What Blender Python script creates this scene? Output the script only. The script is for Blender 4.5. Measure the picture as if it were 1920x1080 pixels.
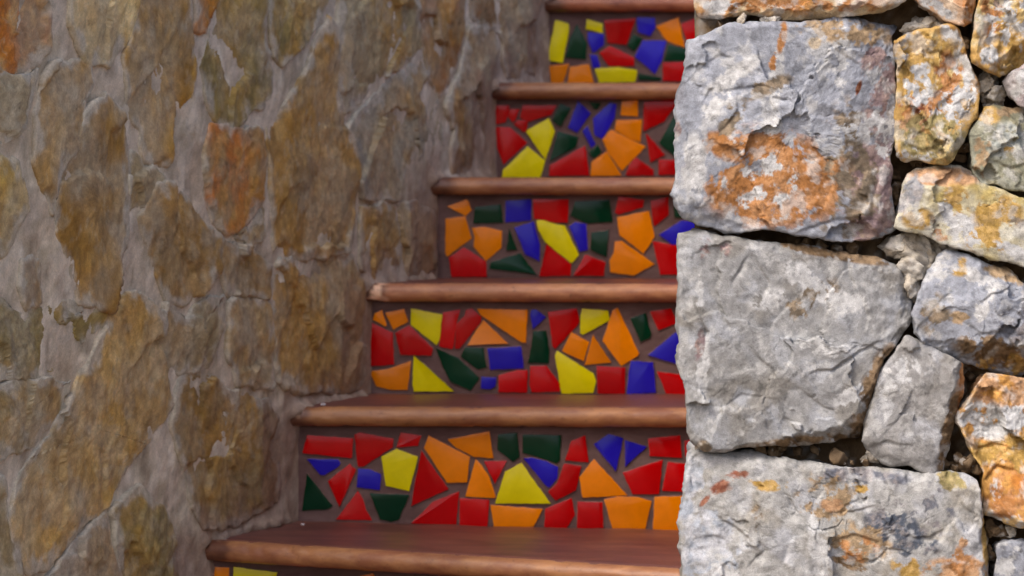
import bpy, math, random
import numpy as np

for _o in list(bpy.data.objects):
    bpy.data.objects.remove(_o, do_unlink=True)
scene = bpy.context.scene
COL = scene.collection
R = math.radians

# ------------------------------------------------------------------ camera
cam_data = bpy.data.cameras.new('camera')
cam = bpy.data.objects.new('camera', cam_data)
COL.objects.link(cam)
cam.location = (0, 0, 0)
cam.rotation_euler = (R(90), 0, 0)
cam_data.sensor_width = 36
cam_data.lens = 36 * 5500 / 1920
cam_data.shift_y = -0.125
cam_data.clip_start = 0.05
cam_data.clip_end = 400
cam_data.dof.use_dof = True
cam_data.dof.focus_distance = 3.54
cam_data.dof.aperture_fstop = 9.0
scene.camera = cam

# ------------------------------------------------------------------ sky, sun, exposure
SUN_EL, SUN_AZ = 50.0, -134.0           # azimuth clockwise from +Y (the view direction)
world = bpy.data.worlds.new('World')
scene.world = world
world.use_nodes = True
wn = world.node_tree
sky = wn.nodes.new('ShaderNodeTexSky')
sky.sky_type = 'NISHITA'
sky.sun_disc = False
sky.sun_elevation = R(SUN_EL)
sky.sun_rotation = R(SUN_AZ)
sky.air_density = 0.7
sky.dust_density = 6.0
sky.ozone_density = 1.0
bg = wn.nodes['Background']
wn.links.new(sky.outputs[0], bg.inputs[0])
bg.inputs[1].default_value = 0.15
sun_data = bpy.data.lights.new('sun', 'SUN')
sun_data.energy = 0.95
sun_data.angle = R(16)
sun_data.color = (1.0, 0.97, 0.92)
sun = bpy.data.objects.new('sun', sun_data)
COL.objects.link(sun)
_d = (math.sin(R(SUN_AZ)) * math.cos(R(SUN_EL)), math.cos(R(SUN_AZ)) * math.cos(R(SUN_EL)), math.sin(R(SUN_EL)))
import mathutils
sun.rotation_euler = mathutils.Vector(_d).to_track_quat('Z', 'Y').to_euler()
sun.location = (_d[0] * 20, _d[1] * 20, _d[2] * 20)
scene.view_settings.view_transform = 'Standard'
scene.view_settings.look = 'None'
scene.view_settings.gamma = 1.0
scene.view_settings.use_curve_mapping = False
scene.view_settings.exposure = 1.02
scene.render.engine = 'CYCLES'

# ------------------------------------------------------------------ traced outlines, in millimetres in the plane of each riser or wall
TILES = {
 -1: [
  ('orange', [(0.6,128.4),(20.7,127.7),(19.1,90.8),(-4,90.7)]),
  ('yellow', [(27.6,128.5),(90,121.1),(78.5,73.4),(26.1,83.1)]),
  ('orange', [(207.1,115.3),(228.6,120),(245.5,74),(194,70)]),
  ('red', [(99.3,108),(182.5,106.8),(178.6,73.8),(90,71.9)]),
  ('blue', [(255.5,107.1),(320.9,104.3),(305.5,62.7),(260.9,65.6)]),
  ('green', [(332.4,105.8),(386.2,103),(397.7,55.4),(319.3,61.3)]),
  ('red', [(401.5,101.5),(466.7,101.7),(459.1,55.7),(409.2,51.7)]),
  ('yellow', [(478.2,98),(543.4,100.5),(558.7,52.3),(470.6,54.2)]),
  ('red', [(554.9,99),(612.3,97.7),(608.5,48.6),(570.2,52.3)]),
  ('orange', [(621.5,97.7),(681.2,96.4),(681.2,48.9),(618.4,48.7)]),
  ('red', [(-6.3,83),(16.8,83.1),(59.2,73.3),(51.5,23.3),(-10.2,30.7)]),
  ('blue', [(66.9,61.8),(120.9,63.5),(128.6,19.8),(60.8,23.3)]),
  ('orange', [(136.3,63.6),(220.9,62.4),(197.9,12.4),(144,16)]),
  ('red', [(232.5,60.9),(305.5,53.5),(297.8,7.4),(213.2,12.4)]),
  ('green', [(314.7,52),(390,47.7),(374.6,4.7),(309.4,7.5)]),
  ('orange', [(401.5,43.2),(474.4,45),(482.1,-1.7),(386.2,3.2)]),
  ('red', [(485.9,43.5),(558.7,42.3),(551.1,-5.2),(493.6,-4)]),
  ('yellow', [(570.2,40.8),(635.3,39.6),(650.6,-8.6),(562.5,-6.7)]),
 ],
 0: [
  ('red', [(13.1,121.9),(83.7,117.7),(81.7,87.6),(6.3,95.2)]),
  ('red', [(86.1,123.3),(93.4,126.5),(145.7,116.9),(144.5,104.7),(99.5,74.8),(91.5,74.7)]),
  ('red', [(157.1,126.6),(188.7,121.9),(183.4,106.5),(150.6,104)]),
  ('yellow', [(150.6,101.6),(182.9,89.6),(170,37.3),(134.3,45),(127.5,89.4)]),
  ('blue', [(13.1,85.5),(60.6,85.1),(64.2,79.5),(61.8,75.4),(39.9,61.7),(33.8,61.7)]),
  ('blue', [(92.2,70.6),(110.4,69.9),(126.2,62.7),(124.5,39.1),(89.8,43.2)]),
  ('green', [(13.1,63.6),(52,13.9),(44.7,9),(5.8,6.5)]),
  ('red', [(78.8,78.8),(88.5,69.9),(63,12.2),(45.2,52)]),
  ('red', [(91,36.6),(98.3,25),(103.1,8),(112.4,-7.8),(58.1,-6.7)]),
  ('green', [(109.9,33.5),(170,31.3),(153.7,-6.9),(142,-10.1),(125.5,-6.5)]),
  ('red', [(188.7,99.3),(230,40.4),(173.6,14.3),(178,42.2)]),
  ('orange', [(199.9,121.9),(263,89.8),(258.7,50.9),(228.3,50.1),(193.1,103.4)]),
  ('orange', [(230,116.4),(293.1,128.7),(299,88.2),(269.6,89.8),(241.7,104.3)]),
  ('orange', [(272.1,85.9),(281.1,77),(293.4,58.2),(302.4,29.5),(301.6,27.1),(256.6,29.4)]),
  ('red', [(246.5,36.4),(241.7,-14.6),(173.6,-12.4),(206.4,20.5)]),
  ('red', [(247.7,25.9),(292.6,23.6),(289.7,-16.9),(247.7,-16.3)]),
  ('green', [(306.6,123.8),(335.7,127.1),(338.9,90),(329.6,82.7),(305.9,100.8)]),
  ('green', [(344.2,123.9),(402.9,123.3),(401.2,84.1),(395.1,80.4),(363.6,91.2),(344.7,96)]),
  ('red', [(419.3,114.4),(439.9,122.5),(444.8,82.3),(409.7,85.3)]),
  ('red', [(284.8,83.3),(319.5,83.4),(301.7,48.6),(293.2,64.4)]),
  ('yellow', [(342.3,80.3),(386.6,18.6),(302.5,18.8),(317.5,66.9)]),
  ('blue', [(345.4,87.6),(358.7,88.8),(380.6,83.5),(398.7,74.4),(397.5,57.4),(385.4,42.8),(380.6,45.2)]),
  ('red', [(408.4,79.7),(433.9,75.7),(425.4,39.3),(395.1,23.5),(383.5,36.8),(397.5,50.1)]),
  ('orange', [(453.8,86.6),(504.1,31.5),(436.3,27.9),(431.5,58.7)]),
  ('blue', [(453.8,109.7),(476.3,125),(498.1,118.7),(486.7,68.6)]),
  ('blue', [(501.2,115.8),(533.7,105.7),(501.7,75.9)]),
  ('red', [(536.8,118.3),(585.2,123.3),(587.6,89.4),(539.2,91.7)]),
  ('red', [(592.4,114.9),(617.8,121),(617.8,89.5),(593.6,91.9)]),
  ('red', [(498.1,66.2),(558.6,85.7),(552.5,33.6),(512.6,33.5)]),
  ('red', [(567,82.6),(600.9,78.6),(600.9,37.4),(558.6,39)]),
  ('orange', [(295.2,15.9),(374.5,10.1),(360.7,-16.7),(300.5,-17.6)]),
  ('red', [(379.4,10.1),(418.9,26.4),(424.2,1.7),(410.9,-18.9),(378.1,-17.8)]),
  ('red', [(428.6,21.6),(466.6,20.8),(467.8,-18.7),(427.8,-19.6)]),
  ('orange', [(469,24.9),(489.6,29.8),(521.1,28.7),(541.6,22.7),(532,-20.9),(481.8,-19.9)]),
  ('orange', [(546.5,28.8),(603.3,31.4),(603.3,-21.9),(544.1,-21.6)]),
  ('blue', [(622.7,118.6),(649.3,113.8),(646.8,89.6),(621.5,89.5)]),
  ('yellow', [(604.5,84.6),(642,85.9),(646.8,55.7),(627.5,36.3),(604.5,37.4)]),
  ('green', [(608.2,30.2),(642,32.7),(646.8,-19.3),(608.2,-20.7)]),
 ],
 1: [
  ('orange', [(15.3,132.6),(22.5,108),(20.1,106.6),(0.4,117.6),(3.7,127.3)]),
  ('orange', [(21.1,128.7),(51.1,134.5),(57.9,114.8),(33.7,101.6)]),
  ('red', [(-8.9,115.7),(27.9,97.4),(32.7,96.4),(34.7,44.2),(-5.1,41.6),(-6,60.5),(-8.9,62.5)]),
  ('red', [(59.9,108.1),(98.6,70.4),(95.7,58.8),(45.7,60.2),(36.6,95.4)]),
  ('yellow', [(62.8,135.1),(113.5,125.5),(108.3,83.9),(103.8,76.2),(62.4,109)]),
  ('red', [(115,128.8),(142.5,133.9),(137.3,114),(131.5,72.4),(128.6,69.5),(108.9,74.3)]),
  ('red', [(161.5,135.9),(177.4,121.8),(176,114),(141.2,70.5),(134.8,70.5),(136.3,109.1),(149.9,122.7),(152.8,133.3)]),
  ('orange', [(180.8,116.9),(221.5,78.3),(154.7,75.9),(169.2,101.4)]),
  ('orange', [(170.8,134.7),(252.4,133.5),(249.9,80.3),(242.7,81.3),(177,124.7)]),
  ('orange', [(-5.1,32.5),(24,36.4),(62.4,50),(56.6,3),(27.9,3.5),(5.6,9.3)]),
  ('yellow', [(67.6,58.7),(132.5,0.8),(67.6,0.3),(65.1,12.3)]),
  ('green', [(103,71.4),(140.2,55),(174.1,22.2),(159.6,1.9),(127.6,16.3),(115,39.5)]),
  ('green', [(150.9,72.4),(180.8,72.1),(185.7,39.6),(171.2,36.7),(143.7,57.9)]),
  ('blue', [(187.2,70.8),(242.1,74.4),(246.4,38.8),(191.6,36)]),
  ('blue', [(177.9,24.1),(201.2,23.2),(200.2,9.7),(192.5,4.8),(177,5.8)]),
  ('red', [(205.5,26.5),(236.8,35.3),(252.5,35.3),(251.6,-0.8),(205.5,-0.5)]),
  ('blue', [(259.2,133.5),(265.9,134.4),(282.4,121.9),(261.1,102.6),(257.2,126.7)]),
  ('green', [(262.1,98.7),(282.4,99.7),(288.2,68.8),(287.2,46.6),(253.4,47.8),(259.2,74.5)]),
  ('red', [(286.2,129.6),(332.6,136.1),(337,114.3),(332.6,107.5),(297.8,70.7),(294,74.6)]),
  ('yellow', [(342.2,135.5),(383.4,132.3),(386.1,117.2),(343.2,93.6),(339,95.9),(339.3,124.9)]),
  ('orange', [(323.9,96.9),(352.9,81.4),(344.2,50.5),(309.4,66.9)]),
  ('orange', [(359.6,93),(388.6,48.1),(346.1,44.2)]),
  ('orange', [(391.5,132.7),(399.2,136.9),(434.3,63.2),(432,59.4),(405,42.9),(375.1,83.4)]),
  ('green', [(420.4,120.2),(445.5,128.9),(449.4,109.6),(454.2,96.1),(452.3,88.4),(436.8,81.6)]),
  ('red', [(452.3,130.8),(486,136.3),(496.6,112.6),(465.8,100.9)]),
  ('blue', [(449.4,60.4),(503.4,105.8),(513,105.8),(513,44.1),(495.6,46)]),
  ('yellow', [(300.7,66.5),(359.6,30.3),(364.1,17.7),(359.6,-1),(308.4,-2.3),(297.8,59.1)]),
  ('red', [(257.2,42.1),(283.3,42.7),(305.5,13.7),(305.5,0.2),(259.2,-0.5),(255.3,12.7)]),
  ('red', [(365.4,42.3),(411.7,40),(410.8,-2.5),(367.3,-2.2)]),
  ('blue', [(421.4,50.7),(457.1,48.8),(461.9,-0.4),(414.3,-3.4),(417.5,32.3)]),
  ('red', [(463.8,33.4),(528.4,24.8),(528.4,-3.2),(478.3,-2.3)]),
  ('orange', [(501.4,134.8),(536.1,136.4),(543.8,109.7),(503.4,110.6)]),
  ('green', [(518.8,103.9),(543.8,104.9),(540,71.1),(517.8,71.1)]),
  ('yellow', [(517.8,66.3),(555.4,67.3),(553.5,32.6),(518.8,36.4)]),
 ],
 2: [
  ('orange', [(15,120.4),(48.4,132.9),(51.8,128.1),(56.4,114.4),(46.6,104.5)]),
  ('orange', [(12.5,99.1),(45.8,103.8),(56.9,65.8),(15,34.2),(11.6,41)]),
  ('orange', [(57.7,83.7),(79.9,85.1),(109.8,78.6),(108.6,49.6),(81.7,26.6),(60.3,51.3),(62,68.4)]),
  ('red', [(43.2,49.6),(81.7,25.7),(82.5,-0.7),(22.7,-0.8),(18.1,32.5)]),
  ('green', [(62.9,119.2),(107.3,124.4),(111,92.6),(59.8,91.9)]),
  ('blue', [(116.6,129.8),(159.3,133.2),(159.3,96.6),(115.8,93.1)]),
  ('red', [(163.2,132.9),(224.3,132.6),(222.6,93.2),(201.1,93.2),(164.9,100)]),
  ('green', [(121.8,83.8),(135.4,46.2),(117.5,44.9)]),
  ('blue', [(131.2,83.8),(163.6,94.9),(174.7,54.8),(173.8,26.6),(149.9,37.7)]),
  ('green', [(141.4,39.8),(169.5,2.8),(88.5,13.8),(90.2,24)]),
  ('yellow', [(170,96.7),(182,96.7),(200.4,90.3),(217.9,87.5),(241.8,36.9),(229.9,23.1),(200.4,46.1),(183.8,59.9),(171.9,82)]),
  ('red', [(186.6,56.2),(200.4,44.2),(228.9,21.2),(228,1),(173.7,0)]),
  ('green', [(235.4,129),(295,132.4),(300.1,94.1),(258.4,91.5),(241.3,98.3),(228,105.1)]),
  ('blue', [(236.2,94.1),(255,90.7),(257.5,46.3),(243.9,42.9),(225.1,86.4)]),
  ('green', [(263.5,75.3),(294.2,80.4),(290.4,32.7),(261.8,46.3)]),
  ('red', [(253.3,37.8),(288.2,24.2),(285.6,1.2),(232.8,1.1)]),
  ('red', [(311.2,138.1),(354.6,131.6),(352.1,119.7),(311.2,106.9),(304.7,111.1)]),
  ('orange', [(308.6,101.8),(363.1,112.9),(372.5,68.6),(353.8,39.6),(312,71.9)]),
  ('orange', [(304.4,60),(316.3,60.9),(372.5,21.7),(336.7,2.1),(296.7,7.2),(295.5,27.6),(302.7,41.3)]),
  ('red', [(366.5,129.9),(396.3,137.1),(396.3,106.1),(372.5,87.3),(369.9,95.8)]),
  ('green', [(405.7,133.3),(438.8,133.3),(438.8,99.3),(406.5,102.7)]),
  ('blue', [(381,72),(418.4,95.9),(447.4,95.9),(447.4,58.4),(403.1,55)]),
  ('red', [(369.1,60.9),(421.8,51.6),(421.8,3),(382.7,3)]),
  ('yellow', [(427.8,51.6),(466.1,53.3),(462.7,3.1),(426.9,3.9)]),
  ('orange', [(444,131.6),(472.9,133.4),(476.3,99.3),(452.5,99.3)]),
 ],
 3: [
  ('red', [(-2.6,129.1),(20.2,129.7),(21.1,120.8),(14.2,99.1),(-2.6,95.1)]),
  ('red', [(23.1,122.8),(39.9,122.8),(32,103),(27.1,99.1),(18.8,110.9)]),
  ('red', [(45.8,129.7),(107.1,129.7),(97.2,112.9),(56.7,100.1),(40.9,108)]),
  ('red', [(36,102),(54.7,103),(52.8,83.3),(46.8,81.3),(30,95.1)]),
  ('red', [(-2.6,90.2),(23.1,89.2),(53.7,61.5),(10.3,22),(-0.6,53.6)]),
  ('yellow', [(93.3,106),(104.1,82.3),(87.3,30.9),(51.8,82.3)]),
  ('yellow', [(54.7,54.6),(86.3,28.9),(77.5,-1.7),(8.3,-0.7),(10.3,12.2)]),
  ('green', [(114,132.6),(133.7,124.7),(115,91.2),(99.2,102)]),
  ('blue', [(146.6,137.5),(169.3,114.8),(144.6,80.3),(128.8,89.2)]),
  ('green', [(167.3,135.6),(188,133.6),(181.1,122.7),(175.2,122.7)]),
  ('blue', [(204.8,134.6),(216.6,131.6),(212.7,106.9),(191,69.4),(177.2,75.3),(174.2,105.9)]),
  ('blue', [(163.3,92.1),(178.1,59.5),(171.2,52.6),(154.5,83.2)]),
  ('green', [(110,82.3),(146.6,72.4),(142.6,53.6),(94.2,28)]),
  ('green', [(167.3,46.7),(183.1,58.6),(190,44.7),(177.2,32.9),(169.3,37.8)]),
  ('red', [(159.4,56),(167.3,2.3),(94.2,1.3),(95.2,20.1)]),
  ('orange', [(198.9,45.7),(225.5,2.3),(169.3,1.3),(171.2,26)]),
  ('orange', [(206.8,84.8),(268.9,54.6),(226.5,10.2),(202.8,41.8),(191,67.4)]),
  ('orange', [(216.6,103),(263,103.3),(260,63.5),(242.3,67.4),(213.7,85.2)]),
  ('orange', [(226.5,136.5),(255.1,139.5),(255.1,109.3),(224.5,111.8)]),
  ('red', [(266.9,135.5),(331,140.4),(303.4,101),(265.9,83.2)]),
  ('green', [(321.1,110.8),(342.8,110.8),(342.8,33.9),(323.1,35.9),(294.5,61.5)]),
  ('red', [(269.9,79.3),(304.4,39.8),(278.7,26)]),
  ('red', [(252.1,34.9),(283.7,12.2),(283.7,2.3),(233.4,2.3),(240.3,22)]),
  ('red', [(293.5,30.9),(332.9,29.9),(332.9,3.3),(293.5,3.3)]),
  ('blue', [(336.9,138.4),(372.3,136.4),(368.4,114.7),(342.8,114.8)]),
  ('orange', [(346.7,108.8),(380.2,110.8),(378.2,57.5),(347.7,37.8)]),
 ],
 4: [
  ('yellow', [(9.1,127.5),(13.9,126.9),(34.1,120.7),(35,111.1),(22.6,45.9),(-7.2,51.7)]),
  ('green', [(50.4,119.8),(69.6,84.2),(67.6,52.6),(27.4,56.4),(36.9,93.9)]),
  ('yellow', [(69.6,129.3),(99.3,120.7),(99.3,103.4),(67.6,111.1)]),
  ('blue', [(71.5,104.4),(101.2,101.5),(101.2,80.4),(81.1,65),(71.5,90)]),
  ('blue', [(75.3,62.2),(88.7,60.2),(94.5,38.2),(81.1,36.3)]),
  ('red', [(103.1,127.4),(162.5,131.1),(145.3,81.3),(109.8,84.2)]),
  ('red', [(113.7,78.4),(159.7,55.4),(159.7,40),(111.7,40.1),(93.5,65)]),
  ('blue', [(165.4,133),(198.9,132),(199.9,112.9),(190.3,97.5),(167.3,105.2)]),
  ('green', [(158.7,100.4),(176,92.8),(159.7,68.8),(147.2,78.4)]),
  ('blue', [(176,88.9),(221.9,87.9),(213.3,51.5),(199.9,24.7),(161.6,57.3)]),
  ('orange', [(201.8,115.7),(244.9,132.9),(256.4,75.4),(222.9,87.9)]),
  ('green', [(224.8,80.2),(272.7,70.6),(272.7,49.5),(217.1,50.5)]),
  ('red', [(249.7,120.5),(276.5,131),(289.9,107),(289.9,85.9),(263.1,82.1)]),
  ('red', [(293.7,131.9),(330.1,124.2),(330.1,105),(291.8,107)]),
  ('orange', [(-2.4,40.2),(35,44),(22.6,4.6),(1.4,4.7)]),
  ('orange', [(36.9,38.2),(73.4,43),(83,6.5),(32.1,5.6)]),
  ('yellow', [(84.9,34.3),(129,38.1),(165.4,31.4),(161.6,9.3),(92.6,8.4)]),
  ('green', [(168.3,25.6),(211.4,17.9),(209.5,12.2),(168.3,13.2)]),
  ('red', [(215.2,45.7),(270.8,47.6),(270.8,11.2),(215.2,11.2)]),
  ('yellow', [(278.4,80.2),(311,82.1),(312.9,47.6),(276.5,43.8)]),
  ('blue', [(274.6,39.9),(311,43.7),(312.9,11.2),(275.6,10.2)]),
 ],
}
RIGHT_STONES = [
  dict(name='long pale stone streaked with orange', o=[(219.6,219.8),(221.5,196.4),(222.9,185.4),(228.4,175.8),(244.9,171.1),(269.7,173.8),(288.9,177.1),(319.1,173),(349.4,170),(379.6,172.7),(420.8,175.8),(451.1,179.9),(475.8,190.9),(485.4,204.6),(486.8,219.8)],
       pal='rustpale', w=8, relief=1, depth=200,
       cut=[(225.9, 179.4, 464.7, 188.5, 0.9)], grv=[],
       pat=[(284.0, 192.3, 38.7, 11.6, 0, 'rust', 0.7, 60), (335.6, 190.4, 32.3, 10.3, 0, 'rust', 0.5, 60), (251.7, 185.9, 19.4, 7.7, 0, 'white', 0.8, 60), (413.1, 188.5, 38.7, 7.7, 0, 'rust', 0.5, 70)]),
  dict(name='big grey stone with an orange rust patch', o=[(242.2,153.8),(264.2,164.5),(288.9,166.1),(316.4,168.3),(352.1,168.3),(385.1,171.6),(412.6,173.3),(445.6,169.4),(473.1,162.8),(464.3,149.7),(463.5,135.9),(464.8,111.2),(466.5,83.7),(466.5,56.2),(464.8,17.7),(459.3,4),(462.1,-15.3),(458,-26.3),(460.7,-48.3),(464.8,-70.3),(464.3,-84),(448.3,-90.9),(434.6,-95),(407.1,-98),(374.1,-93.9),(341.1,-89.8),(305.4,-82.9),(277.9,-88.4),(253.2,-84),(228.4,-78.5),(209.2,-70.3),(200.9,-59.3),(195.4,-40),(198.2,-26.3),(196.8,1.2),(199.6,39.7),(199.6,83.7),(207.8,100.2),(214.7,133.2),(218.8,144.2),(228.4,150.2)],
       pal='grey', w=20, relief=0.75, depth=300,
       cut=[(403.4, 164.6, 463.4, 125.9, 0.9), (238.8, 145.2, 209.8, 87.1, 0.35), (457.0, -0.0, 438.9, -90.4, 0.45), (348.5, 158.1, 438.9, 154.9, 0.8), (213.0, -61.3, 296.9, -80.7, 0.5), (335.6, -90.4, 438.9, -90.4, 0.4), (413.1, 116.2, 387.3, -83.9, 0.28)], grv=[([(251.7, 80.7), (274.3, 89.1), (303.4, 88.4), (319.5, 82.6)], 3.87, 3.5), ([(316.3, 76.2), (326.0, 72.9), (334.3, 70.4)], 2.58, 5), ([(251.7, 35.5), (265.9, 46.5), (274.3, 61.3), (272.4, 76.2)], 3.87, 3.5), ([(335.6, -91.7), (374.4, -76.2), (413.1, -69.7), (438.9, -72.3)], 3.87, 3.5), ([(387.3, 135.5), (419.5, 116.2), (438.9, 83.9)], 3.23, 2.5), ([(413.1, 48.4), (387.3, 54.9), (361.5, 50.3)], 3.23, 2), ([(213.0, 96.8), (235.6, 119.4), (264.6, 132.3)], 2.58, 2), ([(348.5, -0.0), (382.1, 6.5), (384.7, -32.3), (374.4, -61.3)], 3.23, 2.5), ([(445.4, -19.4), (435.7, -48.4), (438.9, -77.5)], 3.23, 4)],
       pat=[(438.9, -45.2, 32.3, 64.5, 0, 'mauve', 0.75, 25), (413.1, -12.9, 45.2, 77.5, 10, 'taupe', 0.5, 25), (445.4, 96.8, 22.6, 58.1, 0, 'mauve', 0.5, 30), (406.6, 154.9, 51.6, 14.2, 5, 'tan', 0.7, 40), (313.0, -22.6, 78.7, 50.3, 8, 'rust', 0.74, 22), (348.5, -32.3, 37.4, 33.6, 0, 'rust', 0.8, 28), (284.0, -54.9, 38.7, 19.4, 15, 'rust', 0.6, 30), (258.2, 16.1, 27.1, 12.9, 20, 'rust', 0.7, 30), (309.8, -19.4, 74.2, 45.2, 8, 'white', 0.24, 30), (313.0, 41.3, 11.0, 9.7, 0, 'white', 0.9, 60), (267.9, 103.3, 35.5, 9.0, -35, 'white', 0.7, 40), (319.5, 103.3, 7.7, 35.5, 5, 'white', 0.75, 50), (219.5, -6.5, 12.9, 32.3, 0, 'white', 0.7, 40), (246.6, 71.0, 11.6, 25.8, 30, 'white', 0.6, 50), (397.0, 119.4, 9.0, 38.7, 5, 'white', 0.6, 50), (429.2, 42.0, 35.5, 14.2, -10, 'white', 0.55, 60), (451.8, 25.8, 12.9, 19.4, 0, 'white', 0.45, 60), (303.4, 87.1, 32.3, 9.0, -20, 'taupe', 0.6, 40), (264.6, 51.6, 10.3, 25.8, 25, 'taupe', 0.6, 40), (326.6, 148.5, 4.5, 16.8, 10, 'rust', 0.8, 50), (366.6, 142.0, 6.5, 6.5, 0, 'ochre', 0.8, 60), (418.3, 87.1, 2.6, 7.7, 20, 'darkrust', 0.9, 60), (201.4, 38.7, 3.2, 9.0, 0, 'mauve', 0.9, 60), (316.3, 119.4, 5.2, 16.1, 0, 'rust', 0.5, 60)]),
  dict(name='upright ochre stone with pale crust', o=[(463.7,144.2),(478.6,153.5),(511.6,160.1),(534.9,165),(540.4,158.4),(544.5,149.7),(552.8,127.7),(556.9,111.2),(567.9,93.3),(566.5,75.4),(563.8,64.4),(552.8,39.7),(544.5,17.7),(536.3,4),(529.4,-4.6),(503.3,-3.2),(484.1,0.7),(468.1,6.2),(464.8,28.7),(466.5,56.2),(465.4,83.7),(467.6,111.2),(464.3,127.7)],
       pal='ochre', w=16, relief=1.7, depth=200,
       cut=[(532.5, 161.4, 566.7, 80.7, 1.0), (566.7, 71.0, 537.0, -0.0, 0.8), (471.2, 145.2, 535.7, 160.1, 0.8), (471.2, 9.7, 529.3, -0.0, 0.5)], grv=[([(477.6, 42.0), (490.5, 32.3), (506.7, 38.7)], 3.23, 4), ([(497.0, 122.6), (516.4, 109.7), (522.8, 90.4)], 3.87, 4), ([(506.7, 48.4), (516.4, 67.8), (532.5, 77.5)], 3.87, 5), ([(477.6, 19.4), (497.0, 9.7), (516.4, 16.1)], 3.87, 4)],
       pat=[(471.2, 135.5, 9.0, 25.8, 20, 'grey', 0.7, 40), (542.2, 122.6, 10.3, 45.2, -22, 'white', 0.75, 50), (503.5, 109.7, 38.7, 38.7, 0, 'ochre', 0.6, 40), (529.3, 109.7, 16.1, 19.4, 0, 'rust', 0.6, 50), (503.5, 71.0, 38.7, 16.1, -20, 'rust', 0.62, 40), (490.5, 83.9, 16.1, 38.7, 0, 'white', 0.45, 60), (539.0, 71.0, 22.6, 16.1, -30, 'white', 0.6, 60), (522.8, 54.9, 19.4, 25.8, 30, 'white', 0.45, 60), (500.2, 54.9, 12.9, 11.6, 0, 'darkrust', 0.5, 70), (484.1, 42.0, 16.1, 12.9, 0, 'peach', 0.6, 60), (509.9, 25.8, 38.7, 29.0, 0, 'olive', 0.6, 50), (490.5, 6.5, 25.8, 7.7, 0, 'white', 0.5, 60)]),
  dict(name='peach stone with a pale speckled face', o=[(486.8,219.8),(489.6,193.6),(503.3,182.1),(525.3,171.1),(547.8,163.1),(556.9,167.5),(560.5,188.1),(562.7,204.6),(564.3,219.8)],
       pal='peach', w=12, relief=1, depth=200,
       cut=[(551.9, 206.5, 547.3, 164.6, 1.1)], grv=[],
       pat=[(513.1, 184.0, 19.4, 7.7, 30, 'white', 0.6, 60), (551.9, 180.7, 6.5, 19.4, 0, 'rust', 0.7, 50)]),
  dict(name='pitted yellow stone in the upper corner', o=[(568.2,219.8),(564.9,196.4),(561.6,177.1),(559.4,163.4),(554.4,141.4),(556.9,120.8),(567.9,113.4),(591.3,103.7),(610.5,107.9),(627,121.6),(649,144.2),(649,219.8)],
       pal='ochre', w=24, relief=2.2, depth=200,
       cut=[(574.5, 111.0, 626.1, 154.9, 0.9), (564.8, 187.2, 556.4, 122.6, 0.5)], grv=[([(574.5, 187.2), (582.2, 167.8), (578.3, 142.0)], 5.81, 8), ([(593.8, 154.9), (600.3, 135.5), (587.4, 125.9)], 3.87, 5)],
       pat=[(580.9, 180.7, 12.9, 32.3, 10, 'rust', 0.6, 50), (600.3, 161.4, 25.8, 38.7, 0, 'white', 0.5, 60), (603.5, 122.6, 19.4, 25.8, -40, 'ochre', 0.8, 40), (574.5, 125.9, 14.2, 9.0, 0, 'white', 0.7, 60), (564.8, 167.8, 9.0, 29.0, 0, 'olive', 0.5, 60)]),
  dict(name='small mauve white stone at the edge', o=[(599.5,94.7),(607.8,105.7),(621.5,116.1),(654.5,124.9),(660,64.4),(627,60.3),(611.9,66.6),(602.8,80.9)],
       pal='mauvewhite', w=20, relief=1, depth=200,
       cut=[(606.7, 103.3, 616.4, 64.5, 0.8)], grv=[],
       pat=[(616.4, 90.4, 12.9, 19.4, 0, 'white', 0.5, 50)]),
  dict(name='pale green grey stone with flaking ledges', o=[(569.3,56.2),(573.4,63.1),(585.8,66.1),(619.6,62.8),(654.5,58.9),(660,-34.5),(619.6,-37.8),(599.5,-34.5),(583,-26.6),(569.8,-29.3),(558.8,-9.8),(556.9,12.2),(553.9,31.4),(561,42.4)],
       pal='sage', w=14, relief=1, depth=200,
       cut=[(561.5, 54.9, 580.9, 38.7, 0.5)], grv=[([(571.2, 22.6), (580.9, 9.7), (593.8, 12.9)], 2.58, 4), ([(574.5, -0.0), (600.3, -9.7), (626.1, -6.5)], 3.23, 3), ([(582.2, 38.7), (586.1, 24.5), (580.9, 16.1)], 2.58, 3)],
       pat=[(574.5, 54.9, 14.2, 10.3, 0, 'ochre', 0.75, 40), (600.3, 59.4, 19.4, 6.5, 0, 'tan', 0.6, 50), (603.5, 22.6, 25.8, 19.4, 0, 'sagelight', 0.6, 40), (600.3, 12.9, 5.2, 4.5, 0, 'ochre', 0.9, 50), (568.0, 6.5, 9.0, 25.8, 0, 'tan', 0.5, 50), (600.3, -12.9, 38.7, 19.4, 0, 'sage', 0.4, 40)]),
  dict(name='slanting pale stone mottled yellow', o=[(463.7,-81.3),(467.6,-62),(473.1,-31.8),(479.1,-22.2),(488.2,-14.5),(511.6,-8.4),(541.8,-6.5),(558.3,-11.2),(564.3,-26.3),(585.8,-35.1),(619.6,-48.3),(654.5,-60.6),(660,-147.2),(638,-136.2),(619.6,-128),(594,-122.5),(574.8,-118.4),(545.9,-107.4),(515.7,-97.2),(489.6,-88.1),(473.1,-86.2)],
       pal='lemon', w=18, relief=1, depth=200,
       cut=[(480.9, -32.3, 579.6, -33.6, 0.75), (580.9, -36.1, 626.1, -58.1, 0.7), (490.5, -19.4, 467.3, -83.9, 0.4), (477.6, -85.2, 619.6, -132.3, 0.6)], grv=[],
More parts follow.
